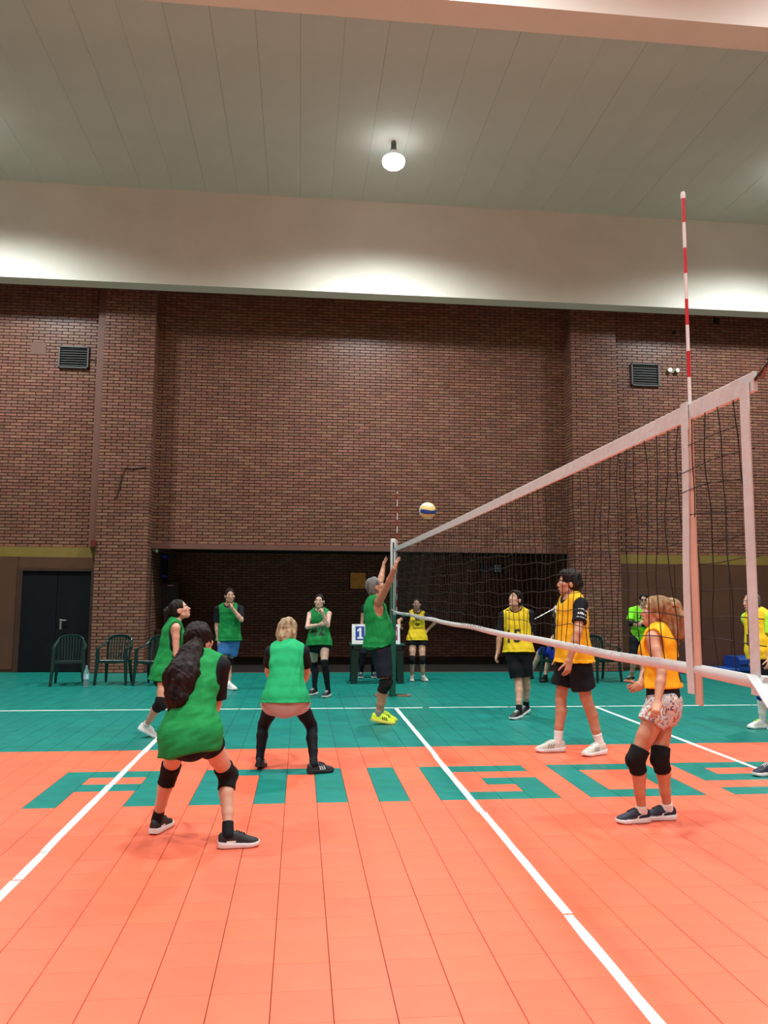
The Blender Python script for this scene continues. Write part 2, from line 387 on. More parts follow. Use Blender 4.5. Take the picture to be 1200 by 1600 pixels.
# ---- ceiling lamps
def make_lamp():
    r = empty('ceiling_lamp', (0, 0, 0))
    MB().lathe([(.05, .14), (.11, .11), (.135, .04), (.135, 0), (.12, 0)], 24).build('housing', M_WHITEP, r, True)
    MB().lathe([(.05, -.19), (.15, -.175), (.20, -.13), (.215, -.07), (.205, -.02), (.15, .01), (.12, .012)], 24).build('lens', M_LAMPLENS, r, True)
    MB().lathe([(.05, .30), (.05, .20), (.07, .13), (.02, .13)], 12).build('driver_box', M_GREYP, r)
    MB().tube([(.01, 0, .28), (0, 0, .62)], .008, 6).build('hanger', M_BLACKP, r)
    return r
ly = 2.26
lp = atY(615, 247, ly); lz = lp[2]
lamp0 = make_lamp()
spots = [(lp[0], ly, 'ceiling lamp glowing white in the middle of the ceiling above the far beam')]
for x in (-7.7, 8.3): spots.append((x, ly, 'ceiling lamp near the far beam beyond the %s picture edge' % ('left' if x < 0 else 'right')))
for i, x in enumerate((-7.4, -.45, 5.6)): spots.append((x, -6.2, ['left', 'middle', 'right'][i] + ' ceiling lamp of the row in front of the near beam'))
for i, x in enumerate((-7.0, .2, 7.0)): spots.append((x, -14.8, ['left', 'middle', 'right'][i] + ' ceiling lamp of the row behind the camera'))
lamps = [lamp0] + [copy_tree(lamp0) for _ in spots[1:]]
for o, (x, y, lb) in zip(lamps, spots):
    o.location = (x, y, lz); tag(o, lb, 'lamp', 'ceiling lamps')
    ld = bpy.data.lights.new('lamp_light', 'SPOT'); ld.shadow_soft_size = .3; ld.energy = LAMP_W; ld.color = LAMP_COL; ld.spot_size = math.radians(162); ld.spot_blend = 1.0
    lo = bpy.data.objects.new('lamp_light', ld); link(lo, o); lo.location = (0, 0, -.28)

# ------------------------------------------------------------------ people: signed distance fields turned into one continuous surface each
def unit(v): v = np.asarray(v, float); return v / (np.linalg.norm(v) + 1e-12)
class SDF:
    def __init__(s, lo, hi, h):
        s.h = h; s.lo = np.asarray(lo, float) - 4 * h; s.n = np.ceil((np.asarray(hi, float) + 4 * h - s.lo) / h).astype(int) + 1
        s.d = np.full(tuple(s.n), 1.0, np.float32)
    def win(s, lo, hi, pad):
        a = np.maximum(0, np.floor((lo - pad - s.lo) / s.h).astype(int)); b = np.minimum(s.n, np.ceil((hi + pad - s.lo) / s.h).astype(int) + 1)
        if np.any(b <= a): return None, None
        ax = [(s.lo[i] + s.h * np.arange(a[i], b[i])).astype(np.float32) for i in range(3)]
        return (slice(a[0], b[0]), slice(a[1], b[1]), slice(a[2], b[2])), (ax[0][:, None, None], ax[1][None, :, None], ax[2][None, None, :])
    def add(s, prim, k=0.0):
        fn, lo, hi = prim; sl, P = s.win(lo, hi, k + 3 * s.h)
        if sl is None: return
        e = fn(P); d = s.d[sl]
        if k > 0:
            t = np.clip(.5 + .5 * (e - d) / k, 0, 1); s.d[sl] = e * (1 - t) + d * t - k * t * (1 - t)
        else: s.d[sl] = np.minimum(d, e)
    def sub(s, prim, k=0.0):
        fn, lo, hi = prim; sl, P = s.win(lo, hi, k + 2 * s.h)
        if sl is None: return
        e = -fn(P); d = s.d[sl]
        if k > 0:
            t = np.clip(.5 - .5 * (e - d) / k, 0, 1); s.d[sl] = e * (1 - t) + d * t + k * t * (1 - t)
        else: s.d[sl] = np.maximum(d, e)
    def cut(s, p, n):
        """keep the side of the plane that n points away from"""
        sl, P = s.win(s.lo, s.lo + s.h * s.n, 0)
        s.d = np.maximum(s.d, ((P[0] - p[0]) * n[0] + (P[1] - p[1]) * n[1] + (P[2] - p[2]) * n[2]).astype(np.float32))
    def wave(s, amp, fs, seed, axis=None):
        r = random.Random(seed); sl, P = s.win(s.lo, s.lo + s.h * s.n, 0); acc = 0
        for f, w in fs:
            v = np.array([r.gauss(0, 1) for _ in range(3)])
            if axis is not None: a = unit(axis); v = v - a * (v @ a) * .85
            v = unit(v) * f; v2 = np.array([r.gauss(0, 1) for _ in range(3)]) * f * .25
            acc = acc + w * np.sin(P[0] * v[0] + P[1] * v[1] + P[2] * v[2] + r.uniform(0, 6) + 1.3 * np.sin(P[0] * v2[0] + P[1] * v2[1] + P[2] * v2[2] + r.uniform(0, 6)))
        s.d += (amp * acc).astype(np.float32)
    def mesh(s, name, material, origin):
        d = s.d; ins = d < 0; nx, ny, nz = d.shape
        c = [ins[i:nx - 1 + i, j:ny - 1 + j, k:nz - 1 + k] for i in (0, 1) for j in (0, 1) for k in (0, 1)]
        anyv = c[0].copy(); allv = c[0].copy()
        for q in c[1:]: anyv |= q; allv &= q
        act = anyv & ~allv; idx = np.argwhere(act)
        if len(idx) == 0: idx = np.zeros((0, 3), int)
        num = np.full(act.shape, -1, np.int64); num[act] = np.arange(len(idx))
        off = np.array([(i, j, k) for i in (0, 1) for j in (0, 1) for k in (0, 1)])
        val = np.stack([d[idx[:, 0] + o[0], idx[:, 1] + o[1], idx[:, 2] + o[2]] for o in off], 1)
        S = np.zeros((len(idx), 3)); Cn = np.zeros(len(idx))
        for a in range(8):
            for b in range(a + 1, 8):
                if np.abs(off[a] - off[b]).sum() != 1: continue
                va, vb = val[:, a], val[:, b]; m = (va < 0) != (vb < 0); t = np.where(m, va / np.where(m, va - vb, 1), 0)
                S += np.where(m[:, None], off[a] + t[:, None] * (off[b] - off[a]), 0); Cn += m
        V = s.lo + s.h * (idx + S / np.maximum(Cn, 1)[:, None])
        faces = []
        for ax in range(3):
            sa = [slice(1, -1)] * 3; sb = [slice(1, -1)] * 3; sa[ax] = slice(0, -1); sb[ax] = slice(1, None)
            A, B = ins[tuple(sa)], ins[tuple(sb)]; e = np.argwhere(A != B)
            if len(e) == 0: continue
            base = e + 1; base[:, ax] -= 1; inside_first = A[e[:, 0], e[:, 1], e[:, 2]]
            u, v = (ax + 1) % 3, (ax + 2) % 3; q = []
            for du, dv in ((0, 0), (-1, 0), (-1, -1), (0, -1)):
                p = base.copy(); p[:, u] += du; p[:, v] += dv; q.append(num[p[:, 0], p[:, 1], p[:, 2]])
            q = np.stack(q, 1); q[~inside_first] = q[~inside_first][:, ::-1]; faces.append(q)
        Fq = np.concatenate(faces) if faces else np.zeros((0, 4), int); Fq = Fq[(Fq >= 0).all(1)]
        V = V - np.asarray(origin)[None]
        me = bpy.data.meshes.new(name); me.vertices.add(len(V)); me.vertices.foreach_set('co', V.reshape(-1))
        me.loops.add(len(Fq) * 4); me.loops.foreach_set('vertex_index', Fq.reshape(-1)); me.polygons.add(len(Fq))
        me.polygons.foreach_set('loop_start', np.arange(0, len(Fq) * 4, 4)); me.polygons.foreach_set('loop_total', np.full(len(Fq), 4))
        me.polygons.foreach_set('use_smooth', np.ones(len(Fq), bool)); me.update(calc_edges=True); me.validate()
        me.materials.append(material); return me

def cone(a, b, ra, rb, side=None, flat=1.0, cutA=False, cutB=False):
    """tapered round limb; side/flat squash the section along one axis; cut ends end flat"""
    a = np.asarray(a, float); b = np.asarray(b, float); ab = b - a; L2 = ab @ ab + 1e-12; rm = max(ra, rb) * max(1, flat)
    dr = ab / math.sqrt(L2)
    if side is not None: sv = unit(np.asarray(side) - dr * (np.asarray(side) @ dr))
    def fn(P):
        x, y, z = P[0] - a[0], P[1] - a[1], P[2] - a[2]
        al = (x * ab[0] + y * ab[1] + z * ab[2]) / L2; t = np.clip(al, 0, 1)
        qx, qy, qz = x - t * ab[0], y - t * ab[1], z - t * ab[2]; q2 = qx * qx + qy * qy + qz * qz
        if side is not None and flat != 1.0:
            m = qx * sv[0] + qy * sv[1] + qz * sv[2]; q2 = q2 + m * m * (1 / flat ** 2 - 1)
        d = np.sqrt(q2) - (ra + t * (rb - ra))
        if cutA: d = np.maximum(d, -al * math.sqrt(L2))
        if cutB: d = np.maximum(d, (al - 1) * math.sqrt(L2))
        return d
    return fn, np.minimum(a, b) - rm, np.maximum(a, b) + rm
def ell(c, R, rad):
    """ellipsoid with axes = rows of R"""
    c = np.asarray(c, float); rad = np.asarray(rad, float); m = rad.min(); ext = np.sqrt(((np.asarray(R) * rad[:, None]) ** 2).sum(0))
    def fn(P):
        x, y, z = P[0] - c[0], P[1] - c[1], P[2] - c[2]; s = 0
        for i in range(3): s = s + ((x * R[i][0] + y * R[i][1] + z * R[i][2]) / rad[i]) ** 2
        return (np.sqrt(s) - 1) * m
    return fn, c - ext, c + ext
def slab(c0, c1, w0, d0, w1, d1, u, v, cutA=False, cutB=False):
    """piece of a trunk: elliptical sections (half width w along u, half depth d along v) between two centres"""
    c0 = np.asarray(c0, float); c1 = np.asarray(c1, float); ab = c1 - c0; L2 = ab @ ab + 1e-12; L = math.sqrt(L2); rm = max(w0, w1, d0, d1)
    def fn(P):
        x, y, z = P[0] - c0[0], P[1] - c0[1], P[2] - c0[2]; al = (x * ab[0] + y * ab[1] + z * ab[2]) / L2; t = np.clip(al, 0, 1)
        qx, qy, qz = x - t * ab[0], y - t * ab[1], z - t * ab[2]
        w = w0 + t * (w1 - w0); dd = d0 + t * (d1 - d0); m = np.minimum(w, dd)
        qu = qx * u[0] + qy * u[1] + qz * u[2]; qv = qx * v[0] + qy * v[1] + qz * v[2]
        q2 = np.maximum(qx * qx + qy * qy + qz * qz - qu * qu - qv * qv, 0)
        r = (np.sqrt((qu / w) ** 2 + (qv / dd) ** 2 + q2 / (m * m)) - 1) * m
        if cutA: r = np.maximum(r, -al * L)
        if cutB: r = np.maximum(r, (al - 1) * L)
        return r
    return fn, np.minimum(c0, c1) - rm, np.maximum(c0, c1) + rm
def clip_prim(pr, p, n):
    """the part of a shape behind the plane through p with outward normal n"""
    fn, lo, hi = pr; p = np.asarray(p, float); n = unit(n)
    return (lambda P: np.maximum(fn(P), (P[0] - p[0]) * n[0] + (P[1] - p[1]) * n[1] + (P[2] - p[2]) * n[2])), lo, hi
def trim_ends(out, ts, pos, e0, e1, top):
    if e1 < top:
        n = pos(e1) - pos(e1 - .05); out = [clip_prim(q, pos(e1), n) if e1 - ts[i] < .75 else q for i, q in enumerate(out)]
    if e0 > 0:
        n = pos(e0) - pos(e0 + .05); out = [clip_prim(q, pos(e0), n) if ts[i + 1] - e0 < .75 else q for i, q in enumerate(out)]
    return out
def field(prims, h, k=0.01, pad=0.0):
    lo = np.min([p[1] for p in prims], 0) - pad; hi = np.max([p[2] for p in prims], 0) + pad
    g = SDF(lo, hi, h)
    for p in prims: g.add(p, k)
    return g

def heading(deg): a = math.radians(deg); return np.array([math.sin(a), math.cos(a), 0.0])
def solve_child(parent, px, L, sign):
    """point on the sight line of a joint at bone length L from its parent; sign -1 nearer, +1 farther"""
    d = unit(ray(*px)); o = CAM - parent; b = o @ d; c = o @ o - L * L; disc = b * b - c
    if disc < 0:
        p = CAM + d * (-b); v = p - parent
        return parent + unit(v) * min(np.linalg.norm(v), L * 1.12)
    return CAM + d * (-b + sign * math.sqrt(disc))
def solve_mid(a, b, px, L1, L2, sign):
    d = unit(ray(*px)); t0 = ((a + b) / 2 - CAM) @ d; t = t0 + np.linspace(-.5, .5, 1001)
    P = CAM[None] + t[:, None] * d[None]
    c = (np.linalg.norm(P - a, axis=1) - L1) ** 2 + (np.linalg.norm(P - b, axis=1) - L2) ** 2 - .0025 * sign * (t - t0)
    return P[np.argmin(c)]

TORSO_M = [(-.13, .150, .105), (0.0, .168, .112), (.17, .158, .106), (.36, .150, .100), (.60, .162, .112), (.80, .172, .112), (.93, .142, .082), (1.0, .075, .062)]
TORSO_F = [(-.13, .155, .108), (0.0, .172, .116), (.17, .150, .102), (.36, .126, .088), (.60, .140, .098), (.80, .152, .102), (.93, .124, .074), (1.0, .062, .054)]
SKIN = {}
def skin(tone):
    cols = {'light': (0.56, 0.31, 0.22, 1), 'pale': (0.62, 0.40, 0.31, 1), 'tan': (0.48, 0.22, 0.13, 1), 'brown': (0.30, 0.15, 0.09, 1)}
    return mat('skin_' + tone, cols[tone], .5, .05, 9.0, .05, 120)
def cloth(name, col, **kw): return mat('cloth_' + name, col, kw.pop('rough', .75), kw.pop('var', .08), kw.pop('scale', 5.0), kw.pop('bump', .25), kw.pop('bscale', 45), spec=kw.pop('spec', .2), **kw)
C_BIBG = cloth('bib_green', (0.008, 0.235, 0.055, 1))
C_BIBY = cloth('bib_yellow', (0.72, 0.52, 0.018, 1))
C_BIBO = cloth('bib_amber', (0.82, 0.41, 0.012, 1))
C_BLACK = cloth('black', (0.006, 0.007, 0.011, 1))
C_NAVY = cloth('navy', (0.007, 0.009, 0.018, 1))
C_BLUE = cloth('blue_shorts', (0.055, 0.19, 0.50, 1))
C_PINK = cloth('pale_pink', (0.55, 0.36, 0.36, 1))
C_WHITE = cloth('white', (0.74, 0.74, 0.72, 1))
C_NEON = cloth('neon_green', (0.22, 0.80, 0.03, 1))
C_LIME = cloth('lime', (0.42, 0.85, 0.06, 1))
C_ROYAL = cloth('royal_blue', (0.01, 0.03, 0.30, 1))
C_PAD = cloth('pad_black', (0.007, 0.007, 0.008, 1), rough=.85)
C_LTBLUE = cloth('pale_blue', (0.45, 0.58, 0.64, 1))
def floral():
    m = mat('cloth_floral', (0.5, 0.6, 0.65, 1), .7, .1, 14.0, col2=(0.75, 0.78, 0.8, 1)); N = m.node_tree.nodes; L = m.node_tree.links
    b = N['Principled BSDF']; tc = [n for n in N if n.type == 'TEX_COORD'][0]; vo = N.new('ShaderNodeTexNoise'); vo.inputs['Scale'].default_value = 26; vo.inputs['Detail'].default_value = 1.5
    L.new(tc.outputs['Object'], vo.inputs['Vector']); rp = N.new('ShaderNodeValToRGB'); rp.color_ramp.interpolation = 'CONSTANT'
    e = rp.color_ramp.elements; e[0].color = (0.42, 0.58, 0.66, 1); e[1].position = .42; e[1].color = (0.66, 0.62, 0.55, 1)
    for p, c in ((.50, (0.09, 0.10, 0.22, 1)), (.55, (0.55, 0.33, 0.16, 1)), (.61, (0.62, 0.60, 0.62, 1)), (.68, (0.16, 0.12, 0.13, 1))):
        q = e.new(p); q.color = c
    L.new(vo.outputs['Fac'], rp.inputs[0]); L.new(rp.outputs[0], b.inputs['Base Color']); return m
C_FLORAL = floral()
def hairmat(name, col, col2): return mat('hair_' + name, col, .5, .1, 30.0, .6, 60, col2=col2, stretch=(1, 1, .18), spec=.14)
H_BLACK = hairmat('black', (0.006, 0.005, 0.005, 1), (0.018, 0.013, 0.011, 1))
H_DARK = hairmat('dark_brown', (0.005, 0.003, 0.003, 1), (0.020, 0.009, 0.008, 1))
H_BLOND = hairmat('blond', (0.10, 0.060, 0.032, 1), (0.50, 0.36, 0.22, 1))
H_GREY = hairmat('grey', (0.09, 0.09, 0.09, 1), (0.24, 0.24, 0.235, 1))
H_FAIR = hairmat('light_brown', (0.11, 0.050, 0.022, 1), (0.42, 0.25, 0.12, 1))
M_EYE = mat('eye_white', (0.75, 0.73, 0.70, 1), .25); M_IRIS = mat('iris', (0.02, 0.012, 0.008, 1), .2)
M_LIP = mat('lips', (0.36, 0.12, 0.10, 1), .45); M_PRINT = mat('print_black', (0.012, 0.012, 0.014, 1), .6); M_PRINTW = mat('print_white', (0.75, 0.77, 0.78, 1), .6)
M_PRINTG = mat('print_dark_green', (0.004, 0.040, 0.022, 1), .6)
M_INK = mat('tattoo_ink', (0.10, 0.055, 0.045, 1), .5)

def shoe_parts(foot, R, org, base, L, up_m, sole_m, lace_m, parent, mark=None, mark_m=None):
    """running shoe: upper, sole, laces, side marks; R columns = lateral, forward, up; org = heel on the ground"""
    fr = [0, .04, .14, .28, .42, .56, .70, .82, .92, .98, 1.0]
    wd = [.020, .030, .037, .039, .039, .042, .047, .046, .037, .023, .008]
    tp = [.090, .104, .112, .112, .112, .100, .079, .066, .057, .047, .036]
    sc = L / .285
    def W(x, y, z): return R @ np.array([x, y, z]) * 1.0 + org - base
    vs = []; n = 12
    for f, w, t in zip(fr, wd, tp):
        for i in range(n + 1):
            a = math.pi * i / n; cx, sx = math.cos(a), math.sin(a)
            vs.append(W(sc * w * math.copysign(abs(cx) ** .75, cx), f * L, sc * (.018 + (t - .018) * abs(sx) ** .7)))
    fs = []; k = n + 1
    for j in range(len(fr) - 1):
        for i in range(n): a = j * k + i; fs.append((a, a + k, a + k + 1, a + 1))
    fs.append(tuple(range(k))); fs.append(tuple((len(fr) - 1) * k + i for i in range(k))[::-1])
    up = MB().add(vs, fs).build('shoe', up_m, parent, True)
    vs = []; rows = []
    outl = [(w + .005, f) for f, w in zip(fr, wd)] + [(-(w + .005), f) for f, w in list(zip(fr, wd))[::-1]]
    m = len(outl)
    for lev, (zz, g) in enumerate(((0.004, .94), (.010, 1.03), (.026, 1.03), (.030, .96))):
        for x, f in outl:
            lift = .012 * max(0, (f - .75) / .25) ** 2 + .006 * max(0, (.1 - f) / .1) ** 2
            vs.append(W(sc * x * g, (f * 1.02 - .01) * L, sc * (zz * (1.55 - .55 * f) + lift * (1.2 if lev < 2 else .8))))
    fs = [tuple(range(m))] + [tuple(3 * m + i for i in range(m))[::-1]]
    for lev in range(3):
        for i in range(m): a = lev * m + i; b = lev * m + (i + 1) % m; fs.append((a, a + m, b + m, b))
    MB().add(vs, fs).build('sole', sole_m, up, True)
    lm = MB()
    for f, z in ((.44, .113), (.50, .108), (.56, .101), (.62, .094)):
        lm.bar([W(-.022 * sc, f * L, (z - .012) * sc), W(-.01 * sc, f * L, z * sc), W(.01 * sc, (f + .02) * L, z * sc), W(.022 * sc, (f + .02) * L, (z - .012) * sc)], .007, .005, up=R[:, 1])
    lm.build('lace', lace_m, up)
    if mark:
        for sd in (-1, 1):
            q = MB()
            if mark == 'stripes':
                for f in (.44, .52, .60):
                    q.add([W(sd * sc * .0435, f * L, sc * .040), W(sd * sc * .0465, (f + .045) * L, sc * .040), W(sd * sc * .041, (f - .005) * L, sc * .076), W(sd * sc * .040, (f - .05) * L, sc * .080)], [(0, 1, 2, 3)])
            elif mark == 'swoosh':
                pts = [(.78, .036), (.62, .033), (.48, .036), (.42, .044), (.44, .050), (.30, .060), (.12, .083)]
                low = [(.78, .034), (.62, .029), (.48, .029), (.40, .035), (.385, .050), (.30, .056), (.12, .083)]
                for i in range(6):
                    q.add([W(sd * sc * (.0485 if f > .5 else .044), f * L, sc * (z * 1.15 + .002)) for f, z in (pts[i], pts[i + 1], low[i + 1], low[i])], [(0, 1, 2, 3)])
            elif mark == 'panel':
                q.add([W(sd * sc * .0425, .18 * L, sc * .044), W(sd * sc * .043, .42 * L, sc * .044), W(sd * sc * .042, .42 * L, sc * .056), W(sd * sc * .042, .20 * L, sc * .056)], [(0, 1, 2, 3)])
            q.build('side_mark', mark_m or C_WHITE, up)
    return up

def text_decal(txt, target, origin, right, up, normal, size, material, parent, name='print', off=.004, base=np.zeros(3)):
    """flat lettering laid onto a garment surface"""
    cu = bpy.data.curves.new('t', 'FONT'); cu.body = txt; cu.size = 1.0; cu.align_x = 'CENTER'; cu.align_y = 'CENTER'; cu.resolution_u = 3; cu.offset = .018
    ob = bpy.data.objects.new('t', cu); COL.objects.link(ob); dg = bpy.context.evaluated_depsgraph_get(); me = bpy.data.meshes.new_from_object(ob.evaluated_get(dg))
    bpy.data.objects.remove(ob); bm = bmesh.new(); bm.from_mesh(me); bpy.data.meshes.remove(me)
    xs = [v.co.x for v in bm.verts]; ys = [v.co.y for v in bm.verts]
    for axis, lo, hi in ((0, min(xs), max(xs)), (1, min(ys), max(ys))):
        c = lo + .02 / size
        while c < hi:
            p = [0, 0, 0]; n = [0, 0, 0]; p[axis] = c; n[axis] = 1
            bmesh.ops.bisect_plane(bm, geom=bm.verts[:] + bm.edges[:] + bm.faces[:], plane_co=p, plane_no=n); c += .022 / size
    return wrap(bm, target, origin, right, up, normal, size, material, parent, name, off, base)
def wrap(bm, target, origin, right, up, normal, size, material, parent, name, off, base):
    me = target.data; bv = BVHTree.FromPolygons([v.co.copy() for v in me.vertices], [tuple(p.vertices) for p in me.polygons])
    o = np.asarray(origin) - base; N = Vector(normal)
    for v in bm.verts:
        p = Vector(o + np.asarray(right) * v.co.x * size + np.asarray(up) * v.co.y * size)
        hit, nn, _, _ = bv.ray_cast(p + N * .4, -N)
        v.co = (hit + N * off) if hit else p
    m2 = bpy.data.meshes.new(name); bm.to_mesh(m2); bm.free(); m2.materials.append(material)
    return link(bpy.data.objects.new(name, m2), parent)

def person(label, H, sex, pelvis, neck, head, face, chest, hips, legs, arms, wear, hair, tone='light', Y=None, h=.0075, build=1.0, hunch=0.0, expr=True, seed=0, pole=None, fat=0.0):
    """pelvis/neck/head: image points (neck, head with depth sign); face=(heading, tilt); chest, hips = headings
    legs/arms: side -> dict of image points; wear: garments; returns the root"""
    s = H / 1.75; r = random.Random(seed); b = build
    # ---- skeleton
    ank = {}; footR = {}; footO = {}
    LF = .275 * s if sex == 'M' else .252 * s
    for sd, lg in legs.items():
        pit = math.radians(lg.get('lift', 0)); az = .088 * s * math.cos(pit) + .50 * LF * math.sin(pit) + lg.get('z', 0)
        A = atZ(*lg['ank'], az) if 'Yank' not in lg else atY(*lg['ank'], lg['Yank'])
        f = heading(lg['foot']); fw = f * math.cos(pit) - np.array([0, 0, math.sin(pit)]); upv = f * math.sin(pit) + np.array([0, 0, math.cos(pit)]); lat = np.cross(fw, upv)
        ank[sd] = A; footR[sd] = np.stack([lat, fw, upv], 1); footO[sd] = A - footR[sd] @ np.array([0, .24 * LF, .088 * s])
    Yp = Y if Y is not None else np.mean([a[1] for a in ank.values()])
    pel = atY(*pelvis, Yp); hf = heading(hips); hr = np.array([hf[1], -hf[0], 0])
    nk = solve_child(pel, neck[:2], .545 * s, neck[2]); sp = unit(nk - pel)
    cf = heading(chest); cr = np.array([cf[1], -cf[0], 0]); cr = unit(cr - sp * (cr @ sp)); cfw = np.cross(sp, cr)
    hrr = unit(hr - sp * (hr @ sp) * .6); hfw = unit(np.cross(sp, hrr)) if hunch < .03 else unit(np.cross(unit(sp + np.array([0, 0, .8])), hrr))
    hd = solve_child(nk, head[:2], .185 * s, head[2]) 
    fy = heading(face[0]); tl = math.radians(face[1]); hfwd = fy * math.cos(tl) + np.array([0, 0, math.sin(tl)]); hup = -fy * math.sin(tl) + np.array([0, 0, math.cos(tl)]); hrt = np.cross(hfwd, hup)
    HR = np.stack([hrt, hfwd, hup]); 
    def HL(x, y, z): return hd + s * (hrt * x + hfwd * y + hup * z)
    shw = (.188 if sex == 'M' else .162) * s * b; hpw = .088 * s
    sho = {'R': nk - sp * .065 * s + cr * shw, 'L': nk - sp * .065 * s - cr * shw}
    hip = {'R': pel + hrr * hpw, 'L': pel - hrr * hpw}
    kne = {}; elb = {}; wri = {}; hdir = {}
    for sd, lg in legs.items(): kne[sd] = solve_mid(hip[sd], ank[sd], lg['kne'][:2], .425 * s, .415 * s, lg['kne'][2] if len(lg['kne']) > 2 else 0)
    for sd, am in arms.items():
        if 'up' in am: sho[sd] = sho[sd] + np.array([0, 0, am['up']])
        elb[sd] = solve_child(sho[sd], am['elb'][:2], .295 * s, am['elb'][2]); wri[sd] = solve_child(elb[sd], am['wri'][:2], .255 * s, am['wri'][2])
        hdir[sd] = unit(solve_child(wri[sd], am['tip'][:2], .16 * s, am['tip'][2]) - wri[sd]) if 'tip' in am else unit(wri[sd] - elb[sd])
    base = np.array([pel[0], np.mean([a[1] for a in ank.values()]), 0.0])
    root = empty('person', base); tag(root, label, 'person')
    # ---- trunk sections
    tab = TORSO_M if sex == 'M' else TORSO_F
    def tc(t):
        p = pel + (nk - pel) * t
        return p - cfw * hunch * s * math.sin(math.pi * min(max(t, 0), 1)) * (1 if t > 0 else 0)
    def trunk(infl=0.0, t0=-.13, t1=1.0, fl=0.0):
        out = []; rows = [q for q in tab if t0 <= q[0] <= t1]
        for (ta, wa, da), (tb, wb, db) in zip(rows[:-1], rows[1:]):
            k = min(max((ta + tb) / 2, 0), 1); u = unit(hrr * (1 - k) + cr * k); v = unit(hfw * (1 - k) + cfw * k)
            belly = fat * math.exp(-((ta - .25) / .25) ** 2), fat * math.exp(-((tb - .25) / .25) ** 2)
            g = lambda t: infl + fl * max(0, 1 - t / .8)
            out.append(slab(tc(ta) + v * belly[0] * .5, tc(tb) + v * belly[1] * .5, wa * s * b + g(ta) + belly[0] * .5, da * s * b + g(ta) + belly[0] * .6, wb * s * b + g(tb) + belly[1] * .5, db * s * b + g(tb) + belly[1] * .6, u, v))
        return out
    lb = 1.0 + (b - 1) * .8
    def arm(sd, infl=0.0, e0=0.0, e1=2.0, cutend=True, flare=0.0):
        """arm from parameter e0 to e1 (0 shoulder, 1 elbow, 2 wrist)"""
        R = [(0, .052), (.35, .047), (1.0, .038), (1.3, .041), (2.0, .0265)] if sex == 'M' else [(0, .045), (.35, .041), (1.0, .034), (1.3, .036), (2.0, .0235)]
        pos = lambda t: sho[sd] + (elb[sd] - sho[sd]) * t if t <= 1 else elb[sd] + (wri[sd] - elb[sd]) * (t - 1)
        rad = lambda t: np.interp(t, [q[0] for q in R], [q[1] for q in R]) * s * lb
        ts = [e0] + [q[0] for q in R if e0 < q[0] < e1] + [e1]; out = []
        for i in range(len(ts) - 1):
            out.append(cone(pos(ts[i]), pos(ts[i + 1]), rad(ts[i]) + infl, rad(ts[i + 1]) + infl + flare * (i == len(ts) - 2), cutA=cutend and i == 0 and e0 > 0, cutB=cutend and i == len(ts) - 2 and e1 < 2.0))
        return trim_ends(out, ts, pos, e0, e1, 2.0)
    def leg(sd, infl=0.0, e0=0.0, e1=2.0, f0=None, f1=None):
        """leg from e0 to e1 (0 hip, 1 knee, 2 ankle)"""
        R = [(0, .088), (.25, .083), (.6, .067), (.93, .054), (1.08, .051), (1.3, .0545), (1.65, .043), (1.92, .034), (2.0, .034)]
        fb = unit(np.cross(kne[sd] - hip[sd], np.cross(ank[sd] - kne[sd], kne[sd] - hip[sd])) + 1e-6)
        fwdk = unit((kne[sd] - (hip[sd] + ank[sd]) / 2) + footR[sd][:, 1] * .15)
        def pos(t):
            p = hip[sd] + (kne[sd] - hip[sd]) * t if t <= 1 else kne[sd] + (ank[sd] - kne[sd]) * (t - 1)
            return p - fwdk * .014 * s * math.exp(-((t - 1.3) / .2) ** 2) + fwdk * .008 * s * math.exp(-((t - .5) / .3) ** 2)
        wk = .94 if sex == 'F' else 1.0
        rad = lambda t: np.interp(t, [q[0] for q in R], [q[1] for q in R]) * s * lb * (wk if t > 1 else 1)
        ts = [e0] + [q[0] for q in R if e0 < q[0] < e1] + [e1]; out = []
        ei = lambda t: infl if f0 is None else f0 + (f1 - f0) * (t - e0) / (e1 - e0)
        for i in range(len(ts) - 1):
            out.append(cone(pos(ts[i]), pos(ts[i + 1]), rad(ts[i]) + ei(ts[i]), rad(ts[i + 1]) + ei(ts[i + 1]), cutA=(i == 0 and e0 > 0), cutB=(i == len(ts) - 2 and e1 < 2.0)))
        return trim_ends(out, ts, pos, e0, e1, 2.0)
    butt = [ell(hip[sd] - hfw * .034 * s - sp * .02 * s, np.stack([hrr, hfw, unit(np.cross(hrr, hfw))]), np.array([.086, .082, .092]) * s * lb) for sd in legs]
    def infl_prim(pr, e):
        fn, lo, hi = pr; return (lambda P: fn(P) - e), lo - e, hi + e
    # ---- body: one continuous skin
    P1 = [(q, .03) for q in trunk()] + [(q, .03) for q in butt]
    if sex == 'F':
        for e in (-1, 1): P1.append((ell(tc(.70) + cr * e * .062 * s + cfw * .085 * s, np.stack([cr, cfw, sp]), np.array([.060, .052, .060]) * s), .03))
    for sd in arms:
        P1.append((cone(tc(.97) + cr * .05 * s * (1 if sd == 'R' else -1), sho[sd], .052 * s, .050 * s * lb), .03))
        for q in arm(sd): P1.append((q, .014))
    for sd in legs:
        for q in leg(sd): P1.append((q, .016))
        Rf = footR[sd]; fo = footO[sd]; W = lambda x, y, z: fo + Rf @ np.array([x, y, z])
        P1.append((cone(ank[sd] - Rf[:, 2] * .01, W(0, .55 * LF, .040), .029 * s, .019 * s), .01)); P1.append((cone(W(0, .55 * LF, .040), W(0, .84 * LF, .034), .019 * s, .014 * s, side=Rf[:, 0], flat=1.4), .01)); P1.append((cone(ank[sd], W(0, .12 * LF, .042), .026 * s, .022 * s), .01))
    P1.append((cone(nk - sp * .03 * s, HL(0, -.018, -.06), (.060 if sex == 'M' else .050) * s, (.056 if sex == 'M' else .047) * s), .03))
